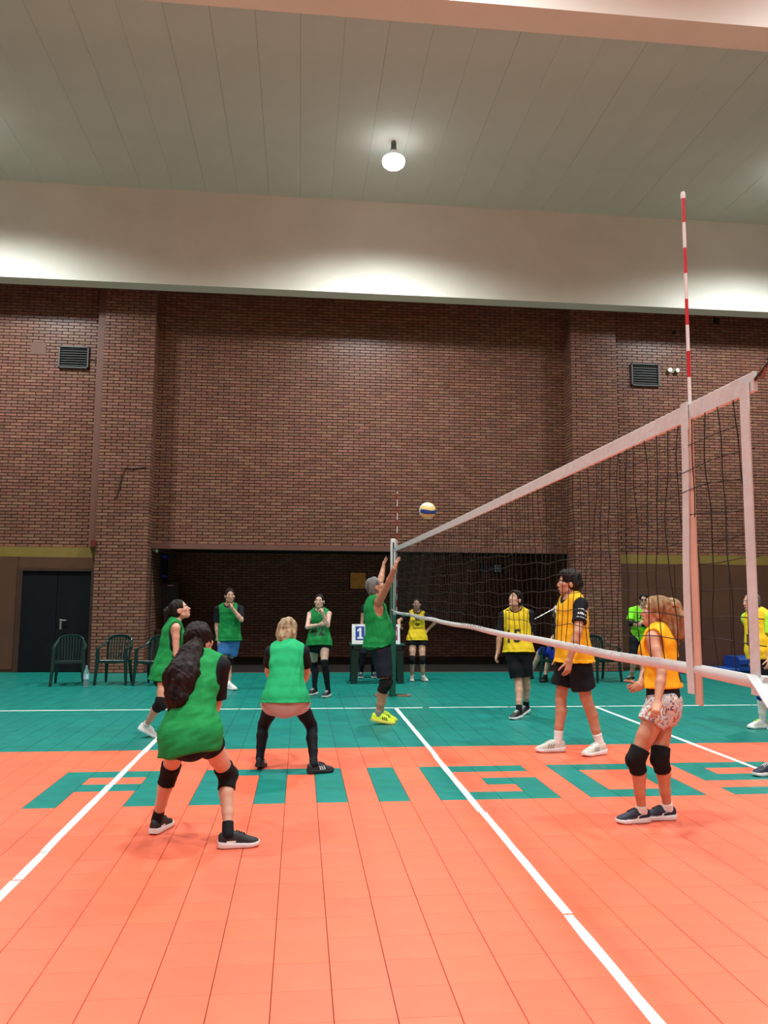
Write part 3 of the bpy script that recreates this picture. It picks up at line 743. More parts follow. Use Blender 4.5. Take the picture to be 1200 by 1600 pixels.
    # head
    E3 = lambda c, rad: ell(HL(*c), HR, np.array(rad) * s)
    P1 += [(E3((0, -.012, .034), (.076, .098, .088)), .0), (E3((0, .028, -.030), (.060, .064, .082)), .025), (E3((0, .060, -.092), (.027, .026, .021)), .025),
           (cone(HL(-.05, .012, -.07), HL(0, .058, -.095), .018 * s, .018 * s), .02), (cone(HL(.05, .012, -.07), HL(0, .058, -.095), .018 * s, .018 * s), .02),
           (cone(HL(-.034, .079, .020), HL(.034, .079, .020), .014 * s, .014 * s), .012), (cone(HL(0, .090, .004), HL(0, .109, -.034), .0085 * s, .0120 * s), .008),
           (E3((0, .098, -.040), (.017, .010, .009)), .006), (E3((0, .090, -.062), (.024, .010, .007)), .006), (E3((0, .088, -.072), (.020, .010, .007)), .006),
           (E3((.046, .060, -.020), (.020, .020, .018)), .02), (E3((-.046, .060, -.020), (.020, .020, .018)), .02)]
    for e in (-1, 1): P1.append((ell(HL(e * .079, -.008, -.012), HR, np.array([.010, .024, .034]) * s), .006))
    # hands: palm, four fingers of different length, thumb from the side of the palm
    for sd, am in arms.items():
        d = hdir[sd]; side = 1 if sd == 'R' else -1
        if 'palm' in am: pn = np.asarray(am['palm'], float)
        else: pn = -cr * side * 1.0 + cfw * .15
        pn = unit(pn - d * (pn @ d)); lat = np.cross(d, pn) * side    # towards the thumb
        if 'thumb' in am and np.dot(lat, np.asarray(am['thumb'], float)) < 0: lat = -lat
        w0 = wri[sd]; hs = s * (1.0 if sex == 'M' else .92)
        P1.append((cone(w0, w0 + d * .078 * hs, .024 * hs, .019 * hs, side=lat, flat=1.75), .012))
        cu = am.get('curl', 28)
        for fi, (o, ln, rr) in enumerate(((.030, .070, .0088), (.0105, .078, .0092), (-.010, .072, .0088), (-.029, .056, .0078))):
            p = w0 + d * (.082 - .004 * abs(fi - 1)) * hs + lat * o * hs; fan = math.radians((1.4 - fi) * am.get('fan', 5)); dd = unit(d * math.cos(fan) + lat * math.sin(fan)); a = 0
            for seg, fr_ in enumerate((.46, .31, .23)):
                a += math.radians(cu * (1, 1.2, .8)[seg] * (1 + .08 * fi)); v = dd * math.cos(a) + pn * math.sin(a); p2 = p + v * ln * fr_ * hs
                P1.append((cone(p, p2, rr * hs * (1 - .1 * seg), rr * hs * (.9 - .1 * seg)), .002)); p = p2
        p = w0 + d * .020 * hs + lat * .026 * hs; v = unit(d * .72 + lat * .62 + pn * .28)
        for ln, rr, bend in ((.042, .0125, 0), (.032, .0100, .35), (.026, .0085, .5)):
            v = unit(v + d * bend * .5 + pn * bend * .4 * (cu / 30)); p2 = p + v * ln * hs; P1.append((cone(p, p2, rr * hs, rr * .88 * hs), .004)); p = p2
    lo = np.min([q[0][1] for q in P1], 0); hi = np.max([q[0][2] for q in P1], 0); g = SDF(lo, hi, h)
    for q, k in P1: g.add(q, k)
    for e in (-1, 1): g.sub(E3((e * .032, .101, -.001), (.017, .014, .011)), .008)
    body = link(bpy.data.objects.new('body', g.mesh('body', skin(tone), base)), root)
    if expr:
        for e in (-1, 1):
            def ball(rad, c, nm, m_, par):
                q = MB(); n = 10; prof = [(max(1e-4, rad * math.sin(math.pi * i / 8)), -rad * math.cos(math.pi * i / 8)) for i in range(9)]
                q.lathe(prof, n); q.v = [tuple(HL(*c) + s * (hrt * x + hfwd * y + hup * z) - base) for x, y, z in q.v]; return q.build(nm, m_, par, True)
            ey = ball(.0135, (e * .031, .0795, -.001), 'eye', M_EYE, root); ball(.0072, (e * .031, .0868, -.001), 'iris', M_IRIS, ey)
            q = MB(); q.bar([HL(e * .014, .094, .021) - base, HL(e * .032, .0955, .026) - base, HL(e * .050, .080, .020) - base], .008 * s, .007 * s, up=hup, scale=[1, 1.1, .6]); q.build('eyebrow', hair['mat'], root)
        q = MB(); q.bar([HL(-.022, .093, -.0675) - base, HL(-.008, .101, -.0655) - base, HL(.008, .101, -.0655) - base, HL(.022, .093, -.0675) - base], .008 * s, .010 * s, up=hup, scale=[.5, 1, 1, .5]); q.build('lips', M_LIP, root)
    # ---- hair
    hs_ = hair.get('style', 'short'); t = hair.get('thick', .014); hp = [E3((0, -.016, .036), (.078 + t * .8, .098 + t, .088 + t))]
    if hs_ in ('short', 'pony'): hp.append(E3((0, -.055, -.030), (.066 + t * .5, .052 + t, .062)))
    if hs_ == 'bob': hp += [E3((0, -.045, -.025), (.090 + t, .075 + t, .09)), E3((0, -.07, -.085), (.070, .05, .05))]
    if hs_ == 'mop': hp += [E3((0, -.050, -.010), (.078 + t, .070 + t, .080)), E3((0, .03, .085), (.075, .075, .042))]
    for q in hair.get('extra', []): hp.append(cone(HL(*q[0]), HL(*q[1]), q[2] * s, q[3] * s))
    for q in hair.get('tail', []):
        a = atY(q[0][0], q[0][1], hd[1] + q[0][2]); c = atY(q[1][0], q[1][1], hd[1] + q[1][2]); hp.append(cone(a, c, q[2], q[3]))
    g = field(hp, min(h, .0075), .025)
    g.sub(ell(HL(0, .118, -.022 + hair.get('line', 0.0)), HR, np.array([.076, .092, .110]) * s), .012)
    for e in (-1, 1): g.sub(ell(HL(e * .09, .022, -.035), HR, np.array([.030, .034, .055]) * s), .01)
    if hs_ == 'short': g.cut(HL(0, 0, -.085), -hup)
    g.wave(hair.get('rough', .0025), [(70, 1.0), (130, .7), (220, .5)], seed + 5, axis=hup if not hair.get('curly') else None)
    link(bpy.data.objects.new('hair', g.mesh('hair', hair['mat'], base)), root)
    if hair.get('tie'):
        q = hair['tie']; g = field([cone(atY(q[0], q[1], hd[1] + q[2]), atY(q[0], q[1] + 6, hd[1] + q[2]), q[3], q[3])], .008); link(bpy.data.objects.new('hair_tie', g.mesh('hair_tie', C_BLACK, base)), root)
    # ---- garments
    objs = {}
    def put(nm, g, m_): o = link(bpy.data.objects.new(nm, g.mesh(nm, m_, base)), root); objs.setdefault(nm, o); return o
    NH = h + .0015
    neckcut = lambda fwdo, rx, ry, rz: ell(nk + cfw * fwdo * s + sp * .035 * s, np.stack([cr, cfw, sp]), np.array([rx, ry, rz]) * s)
    for gname, gm in wear.items():
        m_ = gm.get('mat')
        if gname == 'shirt':
            e = gm.get('e', .012); pr = [(q, .012) for q in trunk(e, t1=1.0, t0=gm.get('t0', 0.0))]
            if sex == 'F':
                for k in (-1, 1): pr.append((ell(tc(.70) + cr * k * .062 * s + cfw * .085 * s, np.stack([cr, cfw, sp]), np.array([.060, .052, .060]) * s + e), .03))
            for sd in arms:
                sv = gm.get('sleeve', .6) > 0; c9 = tc(.97) + cr * .05 * s * (1 if sd == 'R' else -1); pr.append((cone(c9, sho[sd] if sv else c9 + (sho[sd] - c9) * .25, .052 * s + e, .050 * s * lb + e), .03))
                if gm.get('sleeve', .6) > 0:
                    for q in arm(sd, e + .004, 0, gm.get('sleeve', .6), flare=.012 if gm.get('sleeve', .6) < 1.2 else .002): pr.append((q, .012))
            g = SDF(np.min([q[0][1] for q in pr], 0), np.max([q[0][2] for q in pr], 0), NH)
            for q, k in pr: g.add(q, k)
            g.wave(.0016, [(28, 1), (50, .8)], seed + 1); g.sub(neckcut(gm.get('neckf', .03), .078, .085, .075), .004)
            if gm.get('sleeve', .6) == 0:
                for sd in arms: g.sub(ell(sho[sd] + cr * (.035 if sd == 'R' else -.035) * s - sp * .03 * s, np.stack([cr, cfw, sp]), np.array([.062, .080, .105]) * s), .004)
            put('shirt', g, m_)
        elif gname == 'bib':
            e = gm.get('e', .030); pr = [(q, .02) for q in trunk(e * .75, t0=-.13, fl=e * .7)]
            if sex == 'F':
                for k in (-1, 1): pr.append((ell(tc(.68) + cr * k * .062 * s + cfw * .085 * s, np.stack([cr, cfw, sp]), np.array([.062, .054, .070]) * s + e * .7), .04))
            pr += [(infl_prim(q, e * .8), .03) for q in butt] if gm.get('hem', .12) > 0 else []
            dn = unit(-sp * .55 + np.array([0, 0, -.45])) if hunch < .03 else unit(-sp * .25 + np.array([0, 0, -.75])); hl = gm.get('hem', .12)
            c0 = tc(0)
            if hl > 0: pr.append((slab(c0 + dn * .02, c0 + dn * hl + hfw * gm.get('hemf', 0), .172 * s * b + e * 1.4, .122 * s * b + e * 1.4 + fat * .4, .180 * s * b + e * (1.6 + gm.get('flare', .4)), .126 * s * b + e * (1.6 + gm.get('flare', .4)) + fat * .3, hrr, hfw, cutB=True), .02))
            if gm.get('thigh'):
                for sd in legs:
                    for q in leg(sd, e * 1.1, 0, gm['thigh']): pr.append((q, .03))
            for sd in arms: pr.append((cone(tc(.97) + cr * .05 * s * (1 if sd == 'R' else -1), sho[sd], .052 * s + e * .75, .048 * s + e * .6), .03))
            g = SDF(np.min([q[0][1] for q in pr], 0), np.max([q[0][2] for q in pr], 0), NH)
            for q, k in pr: g.add(q, k)
            g.wave(gm.get('fold', .0030), [(26, 1), (45, .9), (70, .7), (95, .5)], seed + 2, axis=sp + cr * .35); g.wave(.001, [(43, 1), (62, .8)], seed + 3)
            g.sub(neckcut(gm.get('neckf', .055), .086, .105, gm.get('neckd', .105)), .004)
            for sd in arms:
                k = 1 if sd == 'R' else -1
                g.sub(ell(sho[sd] + cr * k * .045 * s - sp * .055 * s, np.stack([cr, cfw, sp]), np.array([gm.get('armw', .072), .088, .150]) * s), .005)
                dv = unit(elb[sd] - sho[sd]); g.sub(cone(sho[sd] + dv * .03 * s, sho[sd] + dv * .22 * s, .070 * s, .072 * s), .004)
            g.cut(c0 + dn * (hl - .004) + hfw * gm.get('hemf', 0), dn if not gm.get('hemtilt') else unit(dn + hfw * gm['hemtilt'][0] + hrr * gm['hemtilt'][1]))
            put('bib', g, m_)
        elif gname in ('shorts', 'undershorts'):
            e0, e1 = gm.get('e0', .014), gm.get('e1', .03); pr = [(q, .015) for q in trunk(e0, t0=gm.get('t0', -.13), t1=gm.get('t1', .17))] + ([(infl_prim(q, e0), .02) for q in butt] if gname == 'shorts' else [])
            for sd in (legs if gname == 'shorts' else ()):
                for q in leg(sd, 0, 0, gm.get('len', .55), f0=e0, f1=e1): pr.append((q, .018))
            g = SDF(np.min([q[0][1] for q in pr], 0), np.max([q[0][2] for q in pr], 0), NH)
            for q, k in pr: g.add(q, k)
            g.wave(gm.get('fold', .002), [(26, 1), (45, .8)], seed + 4)
            put('shorts' if gname == 'shorts' else 'undershorts', g, m_)
        elif gname == 'leggings':
            pr = [(q, .012) for q in trunk(.006, t1=0.0)] + [(infl_prim(q, .006), .02) for q in butt]
            for sd in legs: pr += [(q, .012) for q in leg(sd, .005, 0, 1.97)]
            g = SDF(np.min([q[0][1] for q in pr], 0), np.max([q[0][2] for q in pr], 0), NH)
            for q, k in pr: g.add(q, k)
            put('leggings', g, m_)
        elif gname == 'pads':
            for sd in gm.get('sides', 'RL'):
                a0, a1 = gm.get('span', (.80, 1.22)); pr = leg(sd, gm.get('e', .013), a0, a1)
                fk = unit(kne[sd] - (hip[sd] + ank[sd]) / 2 + footR[sd][:, 1] * .2); pr.append(ell(kne[sd] + fk * .035 * s, np.eye(3), np.array([.048, .048, .062]) * s))
                g = field(pr, NH, .012); put('knee_pad', g, m_)
        elif gname == 'socks':
            for sd in legs:
                Wk = lambda x, y, z: footO[sd] + footR[sd] @ np.array([x, y, z])
                put('sock', field(leg(sd, .006, gm.get('top', 1.75), 2.0) + [cone(ank[sd], Wk(0, .55 * LF, .044), .036 * s, .026 * s), cone(ank[sd], Wk(0, .12 * LF, .046), .033 * s, .028 * s)], NH, .012), m_)
        elif gname == 'shoes':
            for sd in legs: shoe_parts(sd, footR[sd], footO[sd], base, LF * 1.06, gm['mat'], gm['sole'], gm.get('lace', gm['sole']), root, gm.get('mark'), gm.get('mark_m'))
        elif gname == 'elbow_sleeves':
            for sd in arms: put('arm_sleeve', field(arm(sd, .006, gm['span'][0], gm['span'][1]), NH, .004), m_)
        elif gname == 'glasses':
            q = MB()
            for e in (-1, 1): q.bar([HL(e * .006, .106, .0) - base, HL(e * .030, .104, .0) - base, HL(e * .056, .090, .0) - base], .026 * s, .006 * s, up=hfwd); q.bar([HL(e * .056, .090, .004) - base, HL(e * .084, .0, .0) - base], .005 * s, .007 * s)
            q.build('glasses', M_BLACKP, root)
    info = dict(root=root, base=base, tc=tc, cr=cr, cfw=cfw, sp=sp, sho=sho, elb=elb, wri=wri, hdir=hdir, objs=objs, s=s, hip=hip, kne=kne, ank=ank, hd=hd, hfw=hfw, body=body, pel=pel, nk=nk)
    if 0: print(label[:30], {k: round(float(np.linalg.norm(elb[k] - sho[k])), 2) for k in elb}, {k: (round(float(np.linalg.norm(kne[k] - hip[k]) / s), 2), round(float(np.linalg.norm(kne[k] - ank[k]) / s), 2)) for k in kne})
    return info
def number(info, txt, where, t, size, garment='bib', material=None, lat=0.0, name='number_print'):
    sg = 1 if where == 'front' else -1; n = unit(info['cfw'] * sg); rt = -info['cr'] * sg; up = np.cross(n, rt); up = info['sp']
    o = info['tc'](t) + info['cr'] * lat
    return text_decal(txt, info['objs'][garment], o, rt, up, n, size, material or M_PRINT, info['root'], name, base=info['base'])

# ------------------------------------------------------------------ the players
S_BLACK = mat('shoe_black', (0.010, 0.010, 0.013, 1), .6, .15, 20, .2, 150); S_NAVY = mat('shoe_navy', (0.010, 0.014, 0.034, 1), .6, .15, 20, .2, 150)
S_WHITE = mat('shoe_white', (0.66, 0.67, 0.65, 1), .55, .06, 20); S_SOLEW = mat('sole_white', (0.74, 0.75, 0.75, 1), .5, .04, 20)
S_NEON = mat('shoe_neon_yellow', (0.62, 0.80, 0.02, 1), .5, .08, 12); S_SOLEO = mat('sole_yellow', (0.75, 0.62, 0.10, 1), .5, .1, 12)
S_CREAM = mat('shoe_cream', (0.56, 0.57, 0.50, 1), .55, .1, 18)
AWAY, RIGHT, CAMW, LEFT = 0, 90, 180, 270

# girl in the foreground, back to the camera
I = person('woman in green bib and black tee with a long dark ponytail crouching in front', 1.72, 'F', (298, 1146), (317, 1030, 1), (312, 1002, 1), (38, 8), 22, 12,
    {'L': dict(ank=(245, 1281), kne=(265, 1207, 1), foot=18), 'R': dict(ank=(356, 1303), kne=(356, 1212, 0), foot=82)},
    {'R': dict(elb=(339, 1100, 1), wri=(328, 1124, 1), curl=30), 'L': dict(elb=(266, 1094, 1), wri=(292, 1122, 1), curl=30)},
    {'shirt': dict(mat=C_BLACK, sleeve=.84, e=.013), 'bib': dict(mat=C_BIBG, e=.030, hem=.15, thigh=.20, flare=-.35, hemtilt=(-.10, .22)), 'shorts': dict(mat=C_BLACK, len=.33, e1=.016),
     'pads': dict(mat=C_PAD, span=(.78, 1.24), e=.013), 'socks': dict(mat=C_BLACK, top=1.80), 'shoes': dict(mat=S_BLACK, sole=S_SOLEW, lace=S_BLACK, mark='panel', mark_m=C_WHITE)},
    dict(mat=H_DARK, style='pony', thick=.018, curly=True, rough=.0045, tie=(303, 1014, -.12, .036),
         tail=[((308, 1004, -.07), (299, 1024, -.20), .045, .085), ((299, 1024, -.20), (287, 1058, -.32), .085, .118), ((287, 1058, -.32), (282, 1088, -.38), .118, .098), ((296, 1048, -.28), (308, 1036, -.22), .07, .050), ((280, 1040, -.28), (270, 1062, -.32), .06, .07),
               ((275, 1090, -.38), (267, 1112, -.40), .055, .022), ((284, 1092, -.39), (282, 1119, -.42), .055, .022), ((292, 1086, -.38), (299, 1114, -.40), .050, .018)]),
    'light', Y=-6.30, h=.0062, hunch=.04, expr=False, seed=1, build=.93)

# woman behind her, profile to the right, one leg trailing
I = person('woman in green bib with white shoes seen in profile behind the crouching ponytail', 1.70, 'F', (258, 1050), (273, 972, 1), (281, 953, 0), (86, 24), 72, 78,
    {'L': dict(ank=(287, 1141), kne=(291, 1096, 1), foot=85), 'R': dict(ank=(228, 1133), kne=(251, 1100, 0), foot=72, lift=30)},
    {'R': dict(elb=(275, 1022, -1), wri=(304, 1030, 0), curl=30), 'L': dict(elb=(287, 1020, 1), wri=(310, 1032, 0), curl=30)},
    {'shirt': dict(mat=C_BLACK, sleeve=0, e=.010), 'bib': dict(mat=C_BIBG, e=.030, hem=.10, thigh=.12, armw=.10), 'shorts': dict(mat=C_BLACK, len=.34, e1=.014), 'pads': dict(mat=C_PAD),
     'socks': dict(mat=C_WHITE, top=1.88), 'shoes': dict(mat=S_WHITE, sole=S_SOLEW)},
    dict(mat=H_BLACK, style='pony', thick=.010, rough=.002, tail=[((268, 948, 0), (262, 956, 0), .030, .045), ((262, 956, 0), (260, 974, 0), .045, .030)]), 'light', Y=-2.25, h=.0072, seed=2)

# man with blue shorts, hand at his throat
I = person('man in green bib and bright blue shorts with a hand on his chin', 1.78, 'M', (358, 996), (358, 946, 1), (359, 931, -1), (165, 6), 176, 178,
    {'R': dict(ank=(351, 1067), kne=(350, 1034, -.3), foot=190), 'L': dict(ank=(357, 1069), kne=(358, 1034, -.3), foot=140)},
    {'R': dict(elb=(339, 977, 0), wri=(341, 1000, -1), tip=(343, 1014, -1)), 'L': dict(elb=(377, 969, -1), wri=(363, 950, -1), tip=(358, 940, 1), curl=40)},
    {'shirt': dict(mat=C_BLACK, sleeve=.80), 'bib': dict(mat=C_BIBG, e=.028, hem=.06), 'shorts': dict(mat=C_BLUE, len=.70, e0=.018, e1=.045), 'pads': dict(mat=C_PAD, span=(.82, 1.2)),
     'socks': dict(mat=C_WHITE, top=1.9), 'shoes': dict(mat=S_WHITE, sole=S_SOLEW)},
    dict(mat=H_BLACK, style='short', thick=.012), 'light', h=.0080, seed=3)

# blond woman from behind
I = person('blond woman in light green bib, pink shorts and black leggings crouching with her back turned', 1.66, 'F', (446, 1090), (449, 1009, 1), (450, 986, 1), (22, 2), 4, 2,
    {'L': dict(ank=(406, 1185), kne=(411, 1134, 1), foot=8, lift=8), 'R': dict(ank=(490, 1194), kne=(488, 1136, 1), foot=72)},
    {'R': dict(elb=(480, 1052, 1), wri=(472, 1070, 1), curl=30), 'L': dict(elb=(419, 1048, 1), wri=(428, 1070, 1), curl=30)},
    {'shirt': dict(mat=C_BLACK, sleeve=.62, e=.014), 'bib': dict(mat=cloth('bib_bright_green', (0.012, 0.36, 0.13, 1)), e=.034, hem=.05, thigh=.16, flare=.4), 'shorts': dict(mat=C_PINK, len=.30, e0=.022, e1=.032),
     'leggings': dict(mat=C_BLACK), 'socks': dict(mat=C_BLACK, top=1.85), 'shoes': dict(mat=S_BLACK, sole=S_BLACK, lace=C_BLACK, mark='stripes', mark_m=C_WHITE)},
    dict(mat=H_BLOND, style='bob', thick=.023, rough=.004, tail=[((440, 996, -.12), (440, 1001, -.13), .056, .050), ((455, 998, -.06), (456, 1006, -.07), .045, .030)]), 'light', Y=-4.12, h=.0065, hunch=.04, expr=False, seed=4)

# woman with number 42
I = person('woman in green bib number 42 standing by the alcove, one fist at her mouth', 1.70, 'F', (499, 1003), (499, 954, 1), (499, 940, -1), (192, 8), 186, 184,
    {'R': dict(ank=(492, 1077), kne=(491, 1037, -.3), foot=215), 'L': dict(ank=(513, 1080), kne=(507, 1037, -.3), foot=205)},
    {'R': dict(elb=(480, 980, -1), wri=(500, 976, -1), tip=(509, 974, -1), curl=20), 'L': dict(elb=(512, 978, -1), wri=(504, 957, -1), tip=(499, 948, 1), curl=60)},
    {'shirt': dict(mat=C_BLACK, sleeve=0, e=.008, neckf=.05), 'bib': dict(mat=C_BIBG, e=.026, hem=.07), 'shorts': dict(mat=C_BLACK, len=.34, e1=.02),
     'socks': dict(mat=C_BLACK, top=.86), 'shoes': dict(mat=S_BLACK, sole=S_SOLEW)},
    dict(mat=H_BLACK, style='pony', thick=.008, rough=.0015), 'pale', h=.0080, seed=5)
number(I, '42', 'front', .27, .22, lat=.015, material=M_PRINT)

# man reaching up at the net
I = person('grey-haired man in green bib and yellow shoes reaching both arms up beside the net post', 1.86, 'M', (591, 1003), (585, 938, 0), (587, 917, 0), (85, 28), 80, 78,
    {'R': dict(ank=(590, 1117), kne=(602, 1068, 0), foot=84, lift=10), 'L': dict(ank=(594, 1113), kne=(604, 1064, 0), foot=84, lift=10)},
    {'R': dict(elb=(606, 914, -1), wri=(616, 889, -1), tip=(622, 872, 0), curl=8, up=.05, palm=(1, .2, .3)), 'L': dict(elb=(594, 910, 1), wri=(599, 887, 1), tip=(601, 870, 1), curl=8, up=.05, palm=(1, .2, .3))},
    {'bib': dict(mat=C_BIBG, e=.030, hem=.06, armw=.115, hemtilt=(.25, 0)), 'shorts': dict(mat=C_NAVY, len=.86, e0=.020, e1=.045, fold=.003), 'pads': dict(mat=C_PAD, span=(.90, 1.28)),
     'socks': dict(mat=mat('sock_grey', (0.25, 0.26, 0.26, 1), .8), top=1.84), 'shoes': dict(mat=S_NEON, sole=S_SOLEO, lace=S_NEON, mark='stripes', mark_m=S_BLACK)},
    dict(mat=H_GREY, style='short', thick=.008, line=.018), 'tan', h=.0072, seed=6, fat=.06)

# scorer behind the table
I = person('scorer in dark clothes standing behind the green table, mostly hidden by the reaching man', 1.70, 'M', (579, 988), (583, 947, 1), (585, 934, -1), (180, 0), 180, 180,
    {'R': dict(ank=(564, 1052), kne=(568, 1022, -.3), foot=185), 'L': dict(ank=(583, 1052), kne=(584, 1022, -.3), foot=175)},
    {'R': dict(elb=(566, 974, -1), wri=(568, 992, -1), curl=15), 'L': dict(elb=(594, 975, 0), wri=(592, 993, -1), curl=15)},
    {'shirt': dict(mat=C_BLACK, sleeve=.3), 'shorts': dict(mat=C_NAVY, len=.99, e0=.016, e1=.03), 'leggings': dict(mat=C_NAVY), 'shoes': dict(mat=S_BLACK, sole=S_SOLEW)},
    dict(mat=H_BLACK, style='short', thick=.012), 'light', h=.0095, seed=7)

# woman with yellow bib beside the table
I = person('woman in yellow bib with a dark logo, hand on hip beside the scoreboard table', 1.62, 'F', (652, 997), (651, 956, 1), (651, 944, -1), (190, 4), 180, 180,
    {'R': dict(ank=(644, 1057), kne=(644, 1031, -.3), foot=190), 'L': dict(ank=(661, 1057), kne=(660, 1031, -.3), foot=165)},
    {'R': dict(elb=(623, 970, 0), wri=(624, 978, -1), tip=(628, 984, -1), curl=15), 'L': dict(elb=(681, 971, 1), wri=(669, 984, 1), curl=30)},
    {'shirt': dict(mat=C_BLACK, sleeve=.62), 'bib': dict(mat=C_BIBY, e=.026, hem=.05), 'shorts': dict(mat=C_BLACK, len=.36, e1=.025), 'pads': dict(mat=C_PAD, span=(.84, 1.18)),
     'socks': dict(mat=C_WHITE, top=1.9), 'shoes': dict(mat=S_WHITE, sole=S_SOLEW)},
    dict(mat=H_BLACK, style='pony', thick=.008, rough=.0015), 'light', h=.0085, seed=8)
bmx = bmesh.new()
def quad(bm_, x0, x1, y0, y1, n=3):
    for i in range(n):
        a = x0 + (x1 - x0) * i / n; c = x0 + (x1 - x0) * (i + 1) / n
        bm_.faces.new([bm_.verts.new(p) for p in ((a, y0, 0), (c, y0, 0), (c, y1, 0), (a, y1, 0))])
quad(bmx, -.30, .22, .15, .30); quad(bmx, -.24, .16, -.32, .12); quad(bmx, -.55, -.28, -.02, .05); quad(bmx, .2, .42, .0, .07); quad(bmx, -.18, .12, -.42, -.35)
wrap(bmx, I['objs']['bib'], I['tc'](.62), -I['cr'], I['sp'], I['cfw'], .20, M_PRINT, I['root'], 'logo_print', .004, I['base'])
bmx = bmesh.new(); quad(bmx, -.9, .9, -.05, .05, 8)
wrap(bmx, I['objs']['bib'], I['tc'](.36), -I['cr'], I['sp'], I['cfw'], .11, M_PRINT, I['root'], 'logo_print', .004, I['base'])

# man with number 15
I = person('dark-haired man in yellow bib number 15 walking behind the net, looking up to the left', 1.71, 'M', (810, 1014), (807, 954, 1), (805, 937, -1), (232, 22), 202, 205,
    {'R': dict(ank=(811, 1112), kne=(810, 1066, -1), foot=225), 'L': dict(ank=(822, 1104), kne=(822, 1062, -1), foot=225, lift=8)},
    {'R': dict(elb=(781, 991, 0), wri=(778, 1020, -1), tip=(771, 1040, -1), curl=22), 'L': dict(elb=(829, 992, 1), wri=(822, 1022, -1), tip=(826, 1040, -1), curl=22)},
    {'shirt': dict(mat=C_BLACK, sleeve=.85), 'bib': dict(mat=C_BIBY, e=.028, hem=.05), 'shorts': dict(mat=C_BLACK, len=.86, e0=.02, e1=.045), 'socks': dict(mat=C_BLACK, top=1.78),
     'shoes': dict(mat=S_BLACK, sole=S_SOLEW)},
    dict(mat=H_BLACK, style='mop', thick=.012, rough=.003), 'light', h=.0072, seed=9)
number(I, '15', 'front', .29, .25, lat=.05)

# tall man in profile
I = person('tall black-haired man in amber bib and black shorts standing in profile behind the net', 1.92, 'M', (897, 1024), (893, 934, 0), (889, 911, 0), (277, 4), 262, 266,
    {'R': dict(ank=(872, 1160), kne=(876, 1090, 0), foot=268), 'L': dict(ank=(938, 1164), kne=(917, 1096, 0), foot=245)},
    {'L': dict(elb=(903, 988, -1), wri=(889, 1033, -1), tip=(886, 1062, -1), curl=20), 'R': dict(elb=(884, 985, 1), wri=(876, 1026, 1), curl=20)},
    {'shirt': dict(mat=C_BLACK, sleeve=.66, e=.014), 'bib': dict(mat=C_BIBO, e=.034, hem=.07), 'shorts': dict(mat=C_BLACK, len=.72, e0=.022, e1=.058, fold=.003), 'socks': dict(mat=C_WHITE, top=1.74),
     'shoes': dict(mat=S_CREAM, sole=S_SOLEW, lace=C_WHITE, mark='stripes', mark_m=mat('mark_grey', (0.28, 0.30, 0.29, 1), .5))},
    dict(mat=H_BLACK, style='mop', thick=.016, rough=.003), 'tan', h=.0065, seed=10, fat=.02)
sl = unit(I['elb']['L'] - I['sho']['L']); nrm = unit(-I['cr'] - sl * (-I['cr'] @ sl)); rt = np.cross(-sl, nrm)
bmx = bmesh.new(); r6 = random.Random(4)
for row, (yy, n6) in enumerate(((.55, 9), (-.45, 6))):
    for k in range(n6): quad(bmx, -1.25 + k * 2.5 / n6 * (1 if row == 0 else .85), -1.25 + (k + r6.uniform(.55, .8)) * 2.5 / n6 * (1 if row == 0 else .85), yy - .22 * (1 + row * .4), yy + r6.uniform(.05, .28), 2)
quad(bmx, -1.4, 1.3, -1.55, -1.45, 8)
wrap(bmx, I['objs']['shirt'], I['sho']['L'] + sl * .115, rt, -sl, nrm, .045, M_PRINTW, I['root'], 'sleeve_print', .004, I['base'])

# seated person and the person with the pole behind the tall man
SEATED_Y = 3.05
I = person('person in black sitting on a plastic chair behind the tall man, one bare knee showing', 1.72, 'M', (872, 1021), (884, 966, 0), (886, 950, 0), (250, 0), 235, 240,
    {'R': dict(ank=(829, 1054), kne=(843, 1018, -1), foot=235), 'L': dict(ank=(852, 1058), kne=(858, 1020, -1), foot=215)},
    {'R': dict(elb=(868, 992, 0), wri=(858, 1004, -1), curl=30), 'L': dict(elb=(893, 992, -1), wri=(876, 1008, -1), curl=30)},
    {'shirt': dict(mat=C_BLACK, sleeve=.9, e=.016), 'shorts': dict(mat=C_ROYAL, len=.86, e0=.016, e1=.03), 'shoes': dict(mat=S_BLACK, sole=S_BLACK), 'socks': dict(mat=C_BLACK, top=1.9)},
    dict(mat=H_BLACK, style='short', thick=.012), 'pale', Y=SEATED_Y, h=.0090, seed=11)
I = person('person with a pale blue sleeve holding a thin pole, hidden behind the tall man', 1.70, 'M', (886, 988), (884, 946, 1), (887, 931, -1), (200, 0), 190, 190,
    {'R': dict(ank=(880, 1054), kne=(881, 1028, -.3), foot=190), 'L': dict(ank=(895, 1054), kne=(894, 1028, -.3), foot=170)},
    {'R': dict(elb=(869, 966, -1), wri=(865, 955, -1), tip=(863, 950, -1), curl=65), 'L': dict(elb=(897, 972, 0), wri=(895, 990, -1), curl=30)},
    {'shirt': dict(mat=C_LTBLUE, sleeve=.75, e=.014), 'shorts': dict(mat=C_NAVY, len=.99), 'leggings': dict(mat=C_NAVY), 'shoes': dict(mat=S_BLACK, sole=S_BLACK)},
    dict(mat=H_BLACK, style='short', thick=.010), 'tan', h=.0090, seed=12)
POLE_HAND = I['wri']['R'] + I['hdir']['R'] * .09

